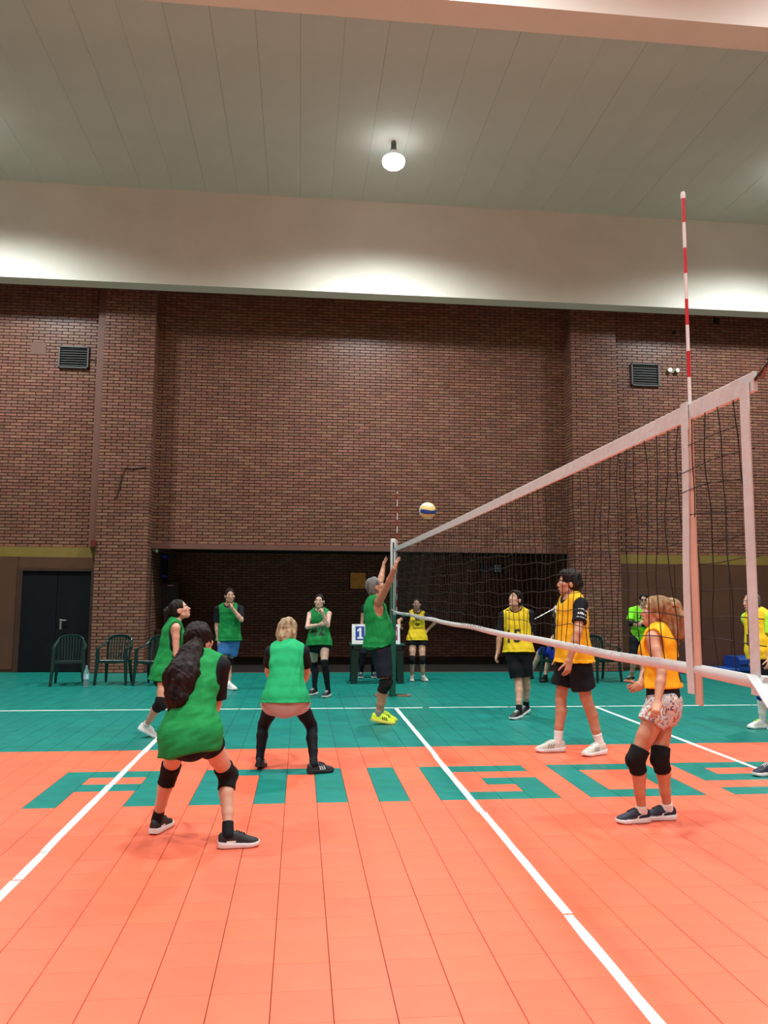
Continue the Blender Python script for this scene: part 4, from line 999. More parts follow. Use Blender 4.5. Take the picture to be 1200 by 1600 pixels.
# running woman near the net
I = person('woman in amber bib and floral shorts with flying light brown hair stepping beside the net', 1.70, 'F', (1037, 1096), (1029, 984, 0), (1026, 957, 0), (288, 10), 312, 302,
    {'R': dict(ank=(1043, 1262), kne=(1031, 1186, 0), foot=274), 'L': dict(ank=(1003, 1266), kne=(993, 1187, 0), foot=266)},
    {'L': dict(elb=(1034, 1052, -1), wri=(1027, 1101, -1), tip=(1022, 1124, -1), curl=40), 'R': dict(elb=(1010, 1048, 1), wri=(1000, 1071, -1), tip=(990, 1075, 0), curl=62)},
    {'bib': dict(mat=C_BIBO, e=.030, hem=-.10, armw=.10), 'shorts': dict(mat=C_FLORAL, len=.38, e0=.014, e1=.028, t1=0.0, fold=.003), 'undershorts': dict(mat=C_NAVY, e0=.014, t0=0.0, t1=.36),
     'pads': dict(mat=C_PAD, span=(.80, 1.24), e=.014), 'socks': dict(mat=C_WHITE, top=1.9), 'shoes': dict(mat=S_NAVY, sole=S_SOLEW, lace=S_NAVY, mark='swoosh', mark_m=C_WHITE)},
    dict(mat=H_FAIR, style='pony', thick=.014, rough=.005, curly=True,
         tail=[((1034, 946, -.02), (1050, 950, -.03), .055, .062), ((1050, 950, -.03), (1060, 968, -.05), .062, .060), ((1060, 968, -.05), (1062, 992, -.06), .060, .032), ((1040, 958, -.02), (1048, 985, -.05), .06, .045), ((1048, 985, -.05), (1058, 1006, -.06), .045, .018), ((1050, 948, -.03), (1066, 962, -.02), .035, .030), ((1066, 962, -.02), (1070, 984, -.03), .030, .010), ((1060, 975, -.04), (1067, 1000, -.04), .030, .008)]),
    'tan', Y=-5.92, h=.0062, seed=13)
number(I, '1', 'back', .42, .26, lat=.02)
al = unit(I['wri']['L'] - I['elb']['L']); ua = unit(I['elb']['L'] - I['sho']['L']); nr = unit(CAM - I['elb']['L']); nr = unit(nr - ua * (nr @ ua))
bmx = bmesh.new(); quad(bmx, -.5, .5, -.3, .1, 4); quad(bmx, -.3, .6, -.7, -.4, 4); quad(bmx, -.1, .3, .2, .5, 2)
wrap(bmx, I['body'], I['sho']['L'] + ua * .22, np.cross(-ua, nr), -ua, nr, .05, M_INK, I['root'], 'tattoo', .0015, I['base'])

# man with neon shirt, arms crossed
I = person('man in neon green tee and dark glasses with folded black-sleeved arms by the right wall', 1.68, 'M', (1000, 994), (1003, 951, 1), (1006, 938, -1), (205, 4), 195, 195,
    {'R': dict(ank=(987, 1058), kne=(990, 1032, -.3), foot=240), 'L': dict(ank=(1003, 1060), kne=(1004, 1032, -.3), foot=195)},
    {'R': dict(elb=(984, 975, -1), wri=(1001, 973, -1), curl=25), 'L': dict(elb=(1017, 976, -1), wri=(1000, 977, -1), curl=25)},
    {'shirt': dict(mat=C_NEON, sleeve=.72, e=.020, t0=-.13), 'shorts': dict(mat=C_BLACK, len=.85, e0=.014, e1=.04), 'elbow_sleeves': dict(mat=C_BLACK, span=(.8, 1.97)), 'socks': dict(mat=C_BLACK, top=1.92),
     'shoes': dict(mat=S_BLACK, sole=S_SOLEW, mark='stripes', mark_m=S_NEON), 'glasses': dict()},
    dict(mat=H_BLACK, style='short', thick=.010), 'light', h=.0085, seed=14)
bmx = bmesh.new(); 
for k in range(4): quad(bmx, -.9 + k * .5, -.75 + k * .5, -.3, .3 + .25 * (k % 2), 1)
quad(bmx, -1.0, 1.0, -.42, -.3, 6)
wrap(bmx, I['objs']['shirt'], I['tc'](.72), -I['cr'], I['sp'], I['cfw'], .11, M_PRINT, I['root'], 'shirt_print', .004, I['base'])

# man at the right edge
I = person('grey-haired man in yellow bib number 17 over a lime tee at the right edge', 1.71, 'M', (1194, 1027), (1183, 957, 0), (1174, 941, 0), (262, 2), 256, 260,
    {'R': dict(ank=(1192, 1127), kne=(1190, 1084, 0), foot=262), 'L': dict(ank=(1222, 1130), kne=(1212, 1086, 0), foot=255)},
    {'L': dict(elb=(1203, 1000, -1), wri=(1202, 1030, -1), curl=25), 'R': dict(elb=(1181, 998, 1), wri=(1178, 1030, 1), curl=25)},
    {'shirt': dict(mat=C_LIME, sleeve=.72, e=.018), 'bib': dict(mat=C_BIBY, e=.034, hem=.02), 'shorts': dict(mat=C_NAVY, len=.86, e0=.02, e1=.05), 'pads': dict(mat=C_ROYAL, span=(.80, 1.16)),
     'socks': dict(mat=C_WHITE, top=1.14), 'shoes': dict(mat=S_WHITE, sole=S_SOLEW, lace=S_NEON)},
    dict(mat=H_GREY, style='short', thick=.006, line=.014), 'light', h=.0075, seed=15, fat=.05)
number(I, '17', 'front', .40, .19, lat=.0)

# player beyond the right edge: only the shoe reaches into the picture
I = person('player outside the right picture edge whose dark navy shoe reaches onto the attack line', 1.75, 'M', (1262, 1072), (1268, 975, 0), (1268, 950, 0), (270, 0), 268, 268,
    {'R': dict(ank=(1209, 1196), kne=(1224, 1130, 0), foot=262), 'L': dict(ank=(1290, 1200), kne=(1278, 1135, 0), foot=262)},
    {'L': dict(elb=(1275, 1030, -1), wri=(1262, 1080, -1)), 'R': dict(elb=(1268, 1030, 1), wri=(1258, 1078, 1))},
    {'shirt': dict(mat=C_BLACK, sleeve=.7), 'bib': dict(mat=C_BIBY, e=.03, hem=.05), 'shorts': dict(mat=C_BLACK, len=.7), 'socks': dict(mat=C_WHITE, top=1.85), 'shoes': dict(mat=S_NAVY, sole=S_SOLEW, mark='swoosh')},
    dict(mat=H_BLACK, style='short'), 'light', h=.0095, seed=16)

# ------------------------------------------------------------------ net, posts, antennas, ball
NT, NB = 2.357, 1.357; YN0, YN1 = -9.43, .22       # net top and bottom edges, near and far end
def sagz(y): return -.012 * (1 - ((y - (YN0 + YN1) / 2) / ((YN1 - YN0) / 2)) ** 2)
net = empty('volleyball_net', (0, -4.65, 0)); tag(net, 'black volleyball net with white tape edges stretched across the court', 'net')
NO = np.array([0, -4.65, 0])
def npath(pts): return [np.array(p) - NO for p in pts]
ys = np.linspace(YN0, YN1, 60)
MB().bar(npath([(0, y, NT - .035 + sagz(y)) for y in ys]), .012, .064).build('top_tape', M_NETTAPE, net)
bt = MB(); r5 = random.Random(5)
bt.sweep(npath([(.008 * math.sin(y * 2.1) + .004 * math.sin(y * 7), y, NB + .028 + sagz(y) * .5 + .004 * math.sin(y * 3.3)) for y in np.linspace(YN0, YN1, 90)]),
         [(.013 * math.cos(a), .021 * math.sin(a)) for a in np.linspace(0, 6.283, 11)[:-1]])
bt.build('bottom_tape', M_NETTAPE, net, True)
# cords: one vertical every 10 cm, one horizontal every 10 cm
ny = int((YN1 - YN0) / .1)
def vx(y, z): return .010 * math.sin(y * 2.3 + z * 3.0) + .006 * math.sin(y * 9 + z * 8)
def jy(i, z): return .010 * math.sin(i * 1.7 + z * 5.2) + .008 * math.sin(i * 3.1 + z * 11.0) + .005 * math.sin(i * 5.3 + z * 23)
for i in range(1, ny):
    y = YN0 + i * .1; near = y < -5
    zz = np.linspace(NB + .05, NT - .068, 17 if near else 7)
    MB().tube(npath([(vx(y, z), y + jy(i, z), z + sagz(y)) for z in zz]), .0021, 5 if near else 4, up=(1, 0, 0)).build('net_cord', M_CORD, net)
for k in range(1, 10):
    z = NB + .05 + k * .0885
    MB().tube(npath([(vx(y, z), y, z + sagz(y) + .008 * math.sin(y * 4.1 + k * 2) + .006 * math.sin(y * 13 + k)) for y in np.linspace(YN0 + .02, YN1, 110)]), .0018, 4).build('net_cord', M_CORD, net)
# side bands
for y, z0, lean in ((-8.965, NB - .055, .012), (YN0 + .055, NB - .01, .0), (YN1 - .03, NB - .01, 0), (0.0, NB - .02, .005)):
    zz = np.linspace(z0, NT + (.002 if lean else -.03), 12)
    MB().bar(npath([(-.012, y + lean * math.sin((z - z0) * 5) - .01, z) for z in zz]), .005, .050, up=(0, 1, 0)).build('side_band', M_NETTAPE, net)
MB().bar(npath([(-.006, -9.014 + .003 * math.sin(z * 4), z) for z in np.linspace(NB - .09, NT - .06, 12)]), .006, .046, up=(0, 1, 0)).build('antenna_pocket', mat('pocket_beige', (0.62, 0.42, 0.33, 1), .7), net)
# loose tape tail and ropes at the near end
MB().bar(npath([(-.01, YN0 + .04, NB + .05), (-.02, YN0 - .02, NB + .02), (-.03, YN0 - .10, NB - .03)]), .006, .07, up=(1, 0, 0)).build('tape_tail', M_NETTAPE, net)
MB().tube(npath([(0, YN0, NT - .03), (0, YN0 - .09, NT + .012)]), .006, 6).build('rope', M_BLACKP, net)
MB().tube(npath([(0, YN0 - .06, NT), (0, YN0 - .045, NT - .035), (.0, YN0 - .02, NT - .03), (0, YN0 - .03, NT + .0)]), .004, 6).build('hook', mat('rusty_hook', (0.25, 0.10, 0.06, 1), .5), net)
MB().bar(npath([(0, YN0 - .08, NT + .01), (.02, -10.28, NT + .10)]), .004, .030, up=(1, 0, 0)).build('strap', M_BLACKP, net)
for z in (NT - .03, NB + .03):
    MB().tube(npath([(0, YN1, z), (.08, 1.26, z + .02)]), .004, 5).build('rope', M_NETTAPE, net)

def post(loc, label):
    r = empty('net_post', loc); tag(r, label, 'net post')
    MB().lathe([(.055, 0), (.055, 1.92), (.050, 1.95)], 20).build('outer_tube', M_POSTGREEN, r, True)
    MB().lathe([(.045, 1.93), (.045, 2.54), (.036, 2.565)], 20).build('inner_tube', M_WHITEP, r, True)
    MB().box(-.012, .012, -.052, -.043, 1.96, 2.50).build('guide_slot', M_BLACKP, r)
    MB().box(-.035, -.028, -.056, -.044, .85, 1.9).build('guide_rail', M_STEEL, r)
    for e in (-1, 1):
        MB().box(-.11 + e * .18, .11 + e * .18, -.10, .10, 0, .018).build('base_plate', mat('base_wood', (0.24, 0.11, 0.075, 1), .7), r)
        MB().bar([(e * .05, 0, .03), (e * .24, 0, .022)], .05, .02).build('base_bracket', M_POSTGREEN, r)
    w = MB().lathe([(.03, -.03), (.03, .03)], 14).build('winch', M_GREYP, r); w.location = (0, -.07, 1.05); w.rotation_euler = (math.pi / 2, 0, 0)
    return r
pf = atZ(613, 1087.5, 0.0)
post((pf[0], pf[1], .001), 'green volleyball net post with white upper tube behind the reaching man')
post((.02, -10.36, .001), 'green volleyball net post just outside the right picture edge')
def antenna(y, label):
    r = empty('net_antenna', (.012, y, NT - 1.0)); tag(r, label, 'antenna', 'net antennas')
    for k in range(18): MB().lathe([(.0062, k * .1), (.0062, k * .1 + .1)], 10).build('band', M_RED if k % 2 else M_WHITEP, r, True)
    MB().lathe([(.0085, 1.795), (.0095, 1.81), (.007, 1.822)], 10).build('end_cap', M_WHITEP, r, True)
    return r
antenna(-8.985, 'red and white striped antenna rising from the near end of the net')
antenna(0.0, 'thin red and white antenna at the far end of the net beside the post')

# ball: 18 curved panels
M_BY = mat('ball_yellow', (0.72, 0.60, 0.22, 1), .5, .05, 8); M_BB = mat('ball_blue', (0.01, 0.06, 0.30, 1), .5, .05, 8); M_BW = mat('ball_white', (0.78, 0.76, 0.62, 1), .5, .04, 8)
bp = atY(668, 798, -2.0); ball = empty('volleyball', bp); tag(ball, 'cream and blue volleyball in the air above the net', 'ball')
MB().lathe([(max(.0005, .1025 * math.sin(math.pi * i / 14)), -.1025 * math.cos(math.pi * i / 14)) for i in range(15)], 22).build('core', M_BLACKP, ball, True)
axes = [((1, 0, 0), (0, 1, 0), (0, 0, 1)), ((-1, 0, 0), (0, 0, 1), (0, 1, 0)), ((0, 1, 0), (0, 0, 1), (1, 0, 0)), ((0, -1, 0), (1, 0, 0), (0, 0, 1)), ((0, 0, 1), (1, 0, 0), (0, 1, 0)), ((0, 0, -1), (0, 1, 0), (1, 0, 0))]
for fi, (n_, u_, v_) in enumerate(axes):
    n_, u_, v_ = map(np.array, (n_, u_, v_))
    for st in range(3):
        vs = []; fs = []; K = 7
        for i in range(K):
            for j in range(4):
                a = (-1 + 2 * i / (K - 1)) * .985; c = -1 + 2 / 3 * (st + (j / 3) * .955 + .022)
                vs.append(unit(n_ + u_ * math.tan(a * math.pi / 4) + v_ * math.tan(c * math.pi / 4)) * .105)
        for i in range(K - 1):
            for j in range(3): a = i * 4 + j; fs.append((a, a + 1, a + 5, a + 4))
        flip = np.dot(np.cross(np.array(vs[1]) - vs[0], np.array(vs[4]) - vs[0]), vs[0]) < 0
        MB().add(vs, [f[::-1] for f in fs] if flip else fs).build('panel', [M_BY, M_BW, M_BY, M_BW][(st + fi) % 3] if fi not in (0, 3) or st != 1 else M_BB, ball, True)
ball.rotation_euler = (.25, .15, -.35)

# ------------------------------------------------------------------ plastic armchairs
def make_chair():
    r = empty('plastic_armchair', (0, 0, 0))
    # seat with rolled front edge (front is -Y)
    vs = []; fs = []; NX, NYs = 9, 8
    for lay in (0, 1):
        for i in range(NX):
            for j in range(NYs):
                u = -1 + 2 * i / (NX - 1); v = j / (NYs - 1); x = u * (.225 - .02 * v); y = -.22 + v * .44
                z = .43 - .03 * v + .012 * u * u - .006 * (1 - u * u) - (.035 * max(0, (.15 - v) / .15) ** 2) - lay * .012
                vs.append((x, y, z))
    G = NX * NYs; I_ = lambda l, i, j: l * G + i * NYs + j
    for i in range(NX - 1):
        for j in range(NYs - 1): fs.append((I_(0, i, j), I_(0, i + 1, j), I_(0, i + 1, j + 1), I_(0, i, j + 1))); fs.append((I_(1, i, j + 1), I_(1, i + 1, j + 1), I_(1, i + 1, j), I_(1, i, j)))
    for i in range(NX - 1): fs.append((I_(0, i + 1, 0), I_(0, i, 0), I_(1, i, 0), I_(1, i + 1, 0))); fs.append((I_(0, i, NYs - 1), I_(0, i + 1, NYs - 1), I_(1, i + 1, NYs - 1), I_(1, i, NYs - 1)))
    for j in range(NYs - 1): fs.append((I_(0, 0, j), I_(0, 0, j + 1), I_(1, 0, j + 1), I_(1, 0, j))); fs.append((I_(0, NX - 1, j + 1), I_(0, NX - 1, j), I_(1, NX - 1, j), I_(1, NX - 1, j + 1)))
    MB().add(vs, fs).build('seat', M_CHAIR, r, True)
    MB().bar([(-.22, -.228, .415), (.22, -.228, .415)], .02, .05).build('seat_lip', M_CHAIR, r, True)
    for e in (-1, 1):
        MB().bar([(e * .245, -.235, .64), (e * .248, -.225, .42), (e * .275, -.26, 0)], .060, .030, up=(0, 1, 0), scale=[1, 1.05, .75]).build('leg', M_CHAIR, r, True)
        MB().bar([(e * .205, .205, .42), (e * .235, .30, 0)], .055, .034, up=(0, 1, 0), scale=[1.1, .75]).build('leg', M_CHAIR, r, True)
        MB().bar([(e * .248, -.25, .64), (e * .262, -.10, .655), (e * .262, .05, .665), (e * .25, .16, .70), (e * .215, .235, .765)], .055, .020, scale=[.8, 1, 1, .95, .8]).build('armrest', M_CHAIR, r, True)
        MB().bar([(e * .19, .205, .41), (e * .205, .245, .62), (e * .205, .265, .74)], .045, .022, up=(0, 1, 0)).build('back_post', M_CHAIR, r, True)
    arch = [(-.215, .255, .74), (-.20, .275, .79), (-.15, .29, .825), (-.07, .30, .842), (0, .302, .846), (.07, .30, .842), (.15, .29, .825), (.20, .275, .79), (.215, .255, .74)]
    MB().bar(arch, .022, .055, up=(0, -.25, 1)).build('back_rail', M_CHAIR, r, True)
    for k in range(7):
        x = -.15 + k * .05; MB().bar([(x * .9, .212, .405), (x * .97, .25, .62), (x, .285, .83 - .18 * (x / .15) ** 2 * .2)], .026, .010, up=(0, 1, 0)).build('back_slat', M_CHAIR, r, True)
    return r
chair0 = make_chair()
cgroup = 'green plastic armchairs along the wall'
def feet(px0, px1, py): a = atZ(px0, py); b_ = atZ(px1, py); return (a + b_) / 2
chairs = [((75 + 124) / 2, 1072.5, 12, 'dark green plastic armchair in front of the black door, first from the left'),
          ((150 + 196) / 2, 1071, -3, 'dark green plastic armchair at the brick pillar, right of the water bottle'),
          ((212 + 260) / 2, 1072.5, -14, 'dark green plastic armchair half hidden by the woman in profile'),
          (948, 1066, 14, 'empty dark green plastic armchair between the tall man and the neon shirt'),
          (868, 1068, -40, 'dark green plastic armchair carrying the seated person behind the tall man')]
for i, (px, py, rz, lb) in enumerate(chairs):
    o = chair0 if i == 0 else copy_tree(chair0); p = atZ(px, py)
    o.location = (p[0], p[1] + .26, .001); o.rotation_euler = (0, 0, math.radians(rz)); tag(o, lb, 'chair', cgroup)
    if i == 4:
        o.location = (atY(876, 1040, SEATED_Y + .02)[0], SEATED_Y + .05, .001); o.rotation_euler = (0, 0, math.radians(-60))

# ------------------------------------------------------------------ scorer's table and scoreboard
tx0, tx1 = atY(548, 1006, 3.05)[0], atY(633, 1006, 3.05)[0]; tcx = (tx0 + tx1) / 2; hw = (tx1 - tx0) / 2
tb = empty('plastic_table', (tcx, 3.31, .001)); tag(tb, 'green plastic table with dark legs holding the scoreboard', 'table')
MB().box(-hw, hw, -.27, .27, .70, .725).build('table_top', M_TABLE, tb)
q = MB(); q.box(-hw + .03, hw - .03, -.24, -.22, .64, .70); q.box(-hw + .03, hw - .03, .22, .24, .64, .70); q.box(-hw + .03, -hw + .05, -.24, .24, .64, .70); q.box(hw - .05, hw - .03, -.24, .24, .64, .70); q.build('apron', M_CHAIR, tb)
for sx in (-1, 1):
    for sy in (-1, 1):
        q = MB(); x = sx * (hw - .10); y = sy * .18
        q.bar([(x, y, .70), (x + sx * .03, y + sy * .03, 0)], .15, .035, up=(0, 1, 0), scale=[1, .75]); q.bar([(x + sx * .05, y - sy * .05, .70), (x + sx * .06, y - sy * .02, 0)], .035, .12, up=(0, 1, 0), scale=[1, .7]); q.build('leg', M_CHAIR, tb)
bx0, bx1 = atY(550, 990, 3.15)[0], atY(625, 990, 3.15)[0]; bw = bx1 - bx0
sb = empty('scoreboard', ((bx0 + bx1) / 2, 3.20, .727)); tag(sb, 'white tabletop flip scoreboard with a blue number 1 card', 'scoreboard')
q = MB(); q.add([(-bw / 2, -.08, 0), (bw / 2, -.08, 0), (bw / 2, .0, .36), (-bw / 2, .0, .36), (-bw / 2, -.07, 0), (bw / 2, -.07, 0), (bw / 2, .01, .36), (-bw / 2, .01, .36)], [(0, 1, 2, 3), (7, 6, 5, 4), (0, 4, 5, 1), (2, 6, 7, 3), (1, 5, 6, 2), (0, 3, 7, 4)]); q.build('front_board', M_WHITEP, sb)
q = MB(); q.add([(-bw / 2, .10, 0), (bw / 2, .10, 0), (bw / 2, .02, .36), (-bw / 2, .02, .36)], [(1, 0, 3, 2)]); q.build('back_board', M_WHITEP, sb)
M_CB = mat('card_blue', (0.010, 0.045, 0.33, 1), .5); M_CM = mat('card_magenta', (0.33, 0.015, 0.10, 1), .5)
def flat_text(txt, w_, m_, parent, x, y, z, tilt, name, size):
    cu = bpy.data.curves.new(name, 'FONT'); cu.body = txt; cu.size = size; cu.align_x = 'CENTER'; cu.align_y = 'CENTER'; cu.offset = size * .05; cu.extrude = .001
    ob = bpy.data.objects.new(name, cu); COL.objects.link(ob); me = bpy.data.meshes.new_from_object(ob.evaluated_get(bpy.context.evaluated_depsgraph_get())); bpy.data.objects.remove(ob)
    me.materials.clear(); me.materials.append(m_); o = link(bpy.data.objects.new(name, me), parent); o.location = (x, y, z); o.rotation_euler = (math.pi / 2 - tilt, 0, 0); return o
def card(cx, w_, txt, m_, ci):
    yz = lambda z: -.083 + z * .08 / .36
    q = MB(); q.add([(cx - w_ / 2, yz(.07), .07), (cx + w_ / 2, yz(.07), .07), (cx + w_ / 2, yz(.32), .32), (cx - w_ / 2, yz(.32), .32)], [(0, 1, 2, 3)]); c = q.build('number_card', m_, sb)
    if txt == '1':
        pts = [(-.045, .105), (.035, .105), (.035, .285), (-.005, .285), (-.055, .245), (-.055, .205), (-.012, .228), (-.012, .14), (-.045, .14)]; pts = [(-.05, .095), (.055, .095), (.055, .125), (.026, .125), (.026, .295), (-.008, .295), (-.052, .258), (-.052, .218), (-.014, .240), (-.014, .125), (-.05, .125)]
        MB().add([(cx + a, yz(z) - .004, z) for a, z in pts], [tuple(range(len(pts)))]).build('digit', M_PRINTW, c)
    else: flat_text(txt, w_, M_PRINTW, c, cx, yz(.195) - .003, .195, .22, 'digit', .25)
card(-bw / 2 + .15, .17, '1', M_CB, 0); card(-bw / 2 + .34, .17, '0', M_CB, 1); card(bw / 2 - .34, .17, '0', M_CM, 2); card(bw / 2 - .13, .17, '0', M_CM, 3)
q = MB()
for k in range(6): q.tube([(-bw / 2 + .08 + k * (bw - .16) / 5 + .012 * math.cos(a), .01 + .022 * math.sin(a), .355 + .022 * math.cos(a)) for a in np.linspace(0, 6.2, 9)], .0025, 5)
q.build('binder_rings', M_STEEL, sb)

# ------------------------------------------------------------------ water bottle by the chairs
def clear_plastic():
    m = bpy.data.materials.new('clear_plastic'); m.use_nodes = True; b = m.node_tree.nodes['Principled BSDF']; b.inputs['Base Color'].default_value = (.75, .9, .95, 1); b.inputs['Roughness'].default_value = .08; b.inputs['Transmission Weight'].default_value = .85; b.inputs['IOR'].default_value = 1.2
    nz = m.node_tree.nodes.new('ShaderNodeTexNoise'); nz.inputs['Scale'].default_value = 30; bp_ = m.node_tree.nodes.new('ShaderNodeBump'); bp_.inputs['Strength'].default_value = .1; m.node_tree.links.new(nz.outputs['Fac'], bp_.inputs['Height']); m.node_tree.links.new(bp_.outputs[0], b.inputs['Normal']); return m
bpos = atZ(134, 1074); bo = empty('water_bottle', (bpos[0], bpos[1], .001)); tag(bo, 'clear plastic water bottle with pale label on the green floor between chairs', 'bottle')
MB().lathe([(.030, 0), (.044, .01), (.045, .10), (.042, .11), (.045, .12), (.045, .25), (.038, .29), (.016, .335), (.015, .35)], 18).build('bottle_body', clear_plastic(), bo, True)
MB().lathe([(.0458, .14), (.0458, .23)], 18).build('label', mat('bottle_label', (0.50, 0.62, 0.70, 1), .5, .3, 40), bo, True)
MB().lathe([(.017, .345), (.017, .37), (.012, .373)], 14).build('cap', mat('cap_blue', (0.25, 0.42, 0.62, 1), .4), bo, True)

# ------------------------------------------------------------------ fittings on the brick walls
def wall_box(px0, py0, px1, py1, Y): a = atY(px0, py1, Y); c = atY(px1, py0, Y); return a[0], c[0], a[2], c[2]
def grille(px, Y, label, cable):
    x0, x1, z0, z1 = wall_box(*px, Y); cx, cz = (x0 + x1) / 2, (z0 + z1) / 2; w_, h_ = x1 - x0, z1 - z0
    r = empty('wall_grille', (cx, Y, cz)); tag(r, label, 'wall grille')
    q = MB(); t = .024; q.box(-w_ / 2, w_ / 2, -.06, .0, h_ / 2 - t, h_ / 2); q.box(-w_ / 2, w_ / 2, -.06, .0, -h_ / 2, -h_ / 2 + t); q.box(-w_ / 2, -w_ / 2 + t, -.06, 0, -h_ / 2, h_ / 2); q.box(w_ / 2 - t, w_ / 2, -.06, 0, -h_ / 2, h_ / 2); q.build('frame', M_GREYP, r)
    MB().box(-w_ / 2 + t, w_ / 2 - t, -.02, 0, -h_ / 2 + t, h_ / 2 - t).build('backing', M_BLACKP, r)
    n = 8
    for k in range(n):
        z = -h_ / 2 + t + (k + .5) * (h_ - 2 * t) / n; MB().bar([(-w_ / 2 + t, -.035, z), (w_ / 2 - t, -.035, z)], .022, .008, up=(0, -.6, 1)).build('slat', M_BLACKP, r)
    if cable: MB().tube([(w_ / 2, -.03, -.06), (w_ / 2 + .06, -.03, -.02), (w_ / 2 + .14, -.02, -.05), (w_ / 2 + .2, -.02, -.09), (w_ / 2 + .1, -.02, -.07)], .006, 5).build('cable', M_BLACKP, r)
grille((92, 543, 140, 575), Y_SIDE - B_D, 'dark louvred wall grille with a cable on the upper left brick wall', True)
grille((986, 570, 1028, 603), Y_SIDE - B_D, 'dark louvred wall grille on the upper right brick wall', False)
x0, x1, z0, z1 = wall_box(48, 536, 73, 554, Y_SIDE - B_D)
q = MB(); q.box(x0, x1, Y_SIDE - B_D - .012, Y_SIDE - B_D, z0, z1); q.box(x0 + .01, x1 - .01, Y_SIDE - B_D - .016, Y_SIDE - B_D - .01, z0 + .01, z1 - .01); tag(q.build('cover_plate', M_PINKBROWN), 'plain pinkish cover plate on the bricks left of the grille', 'cover plate')
p = atY(1050, 580, Y_SIDE); el = empty('emergency_light', (p[0], Y_SIDE - B_D, p[2])); tag(el, 'small twin-head emergency light on the right brick wall', 'emergency light')
MB().box(-.13, .13, -.02, 0, -.05, .05).build('back_plate', mat('plate_olive', (0.22, 0.20, 0.13, 1), .6), el)
for e in (-1, 1):
    h_ = MB().lathe([(.02, -.02), (.05, .02), (.052, .035), (.045, .036)], 14).build('lamp_head', M_WHITEP, el, True); h_.location = (e * .085, -.05, 0); h_.rotation_euler = (math.pi / 2, 0, e * .2)
for (px, py), lb in (((1118, 503), 'small dark sensor box high on the right brick wall'), ((1052, 521), 'tiny dark hook on the bricks above the emergency light')):
    p = atY(px, py, Y_SIDE); sx = .06 if px == 1118 else .03
    q = MB(); q.box(-sx, sx, -.06, 0, -sx, sx); q.bar([(0, -.06, 0), (0, -.1, -.02)], sx, sx); o = q.build('wall_sensor', M_BLACKP); o.location = (p[0], Y_SIDE - B_D, p[2]); tag(o, lb, 'sensor')
p = atY(147, 849, Y_PIL); r = empty('fire_alarm', (p[0], Y_PIL + .02, p[2])); tag(r, 'small red fire alarm box beside the left pillar above the door', 'fire alarm')
MB().box(-.05, .05, -.05, 0, -.06, .06).build('case', mat('alarm_red', (0.13, 0.012, 0.010, 1), .5), r); MB().lathe([(.02, 0), (.018, .006)], 12).build('button', M_WHITEP, r).rotation_euler = (math.pi / 2, 0, 0); r.children[-1].location = (0, -.05, 0)
pts = [(181, 779), (186, 766), (190, 748), (196, 731), (206, 732), (218, 731), (229, 729)]
P = [atY(a, c, Y_PIL) for a, c in pts]; o_ = P[0]; tag(MB().tube([(p[0] - o_[0], -.018 - B_D, p[2] - o_[2]) for p in P], .010, 6).build('hanging_cable', M_DARKWOOD), 'thin dark cable drooping across the left brick pillar', 'cable').location = (o_[0], Y_PIL, o_[2])
# alcove fittings
x0, x1, z0, z1 = wall_box(545, 893, 574, 922, Y_ALC - B_D); pc_ = empty('framed_picture', ((x0 + x1) / 2, Y_ALC - B_D, (z0 + z1) / 2)); tag(pc_, 'small gold framed picture on the dark alcove wall', 'picture'); w_, h_ = (x1 - x0) / 2, (z1 - z0) / 2
q = MB(); t = .035; q.box(-w_, w_, -.03, 0, h_ - t, h_); q.box(-w_, w_, -.03, 0, -h_, -h_ + t); q.box(-w_, -w_ + t, -.03, 0, -h_, h_); q.box(w_ - t, w_, -.03, 0, -h_, h_); q.build('frame', M_DARKWOOD, pc_)
MB().box(-w_ + t, w_ - t, -.015, 0, -h_ + t, h_ - t).build('plaque', mat('brass_plaque', (0.62, 0.36, 0.07, 1), .35, .5, 7, col2=(0.85, 0.55, 0.14, 1), metal=.35), pc_)
x0, x1, z0, z1 = wall_box(749, 880, 786, 896, Y_ALC - B_D); sg = empty('wall_sign', ((x0 + x1) / 2, Y_ALC - B_D, (z0 + z1) / 2)); tag(sg, 'dark blue direction sign with a pale arrow symbol in the alcove', 'sign'); w_, h_ = (x1 - x0) / 2, (z1 - z0) / 2
MB().box(-w_, w_, -.012, 0, -h_, h_).build('sign_board', mat('sign_blue', (0.012, 0.025, 0.075, 1), .4), sg)
mk = emat('sign_mark', (0.55, 0.72, 0.75), .06)
q = MB(); cx = w_ - .15; a = .085; t = .02; q.box(cx - a, cx + a, -.016, -.012, a - t, a); q.box(cx - a, cx + a, -.016, -.012, -a, -a + t); q.box(cx - a, cx - a + t, -.016, -.012, -a, a); q.box(cx + a - t, cx + a, -.016, -.012, -a, a)
q.add([(cx - .05, -.016, -.018), (cx + .0, -.016, -.018), (cx, -.016, -.05), (cx + .055, -.016, 0), (cx, -.016, .05), (cx, -.016, .018), (cx - .05, -.016, .018)], [(0, 1, 2, 3, 4, 5, 6)]); q.build('arrow_symbol', mk, sg)
q = MB()
for k in range(5): q.box(-w_ + .12 + k * .06, -w_ + .155 + k * .06, -.016, -.012, -.02, .02 + .02 * (k % 2))
q.build('lettering', mat('lettering_grey', (0.20, 0.24, 0.30, 1), .5), sg)
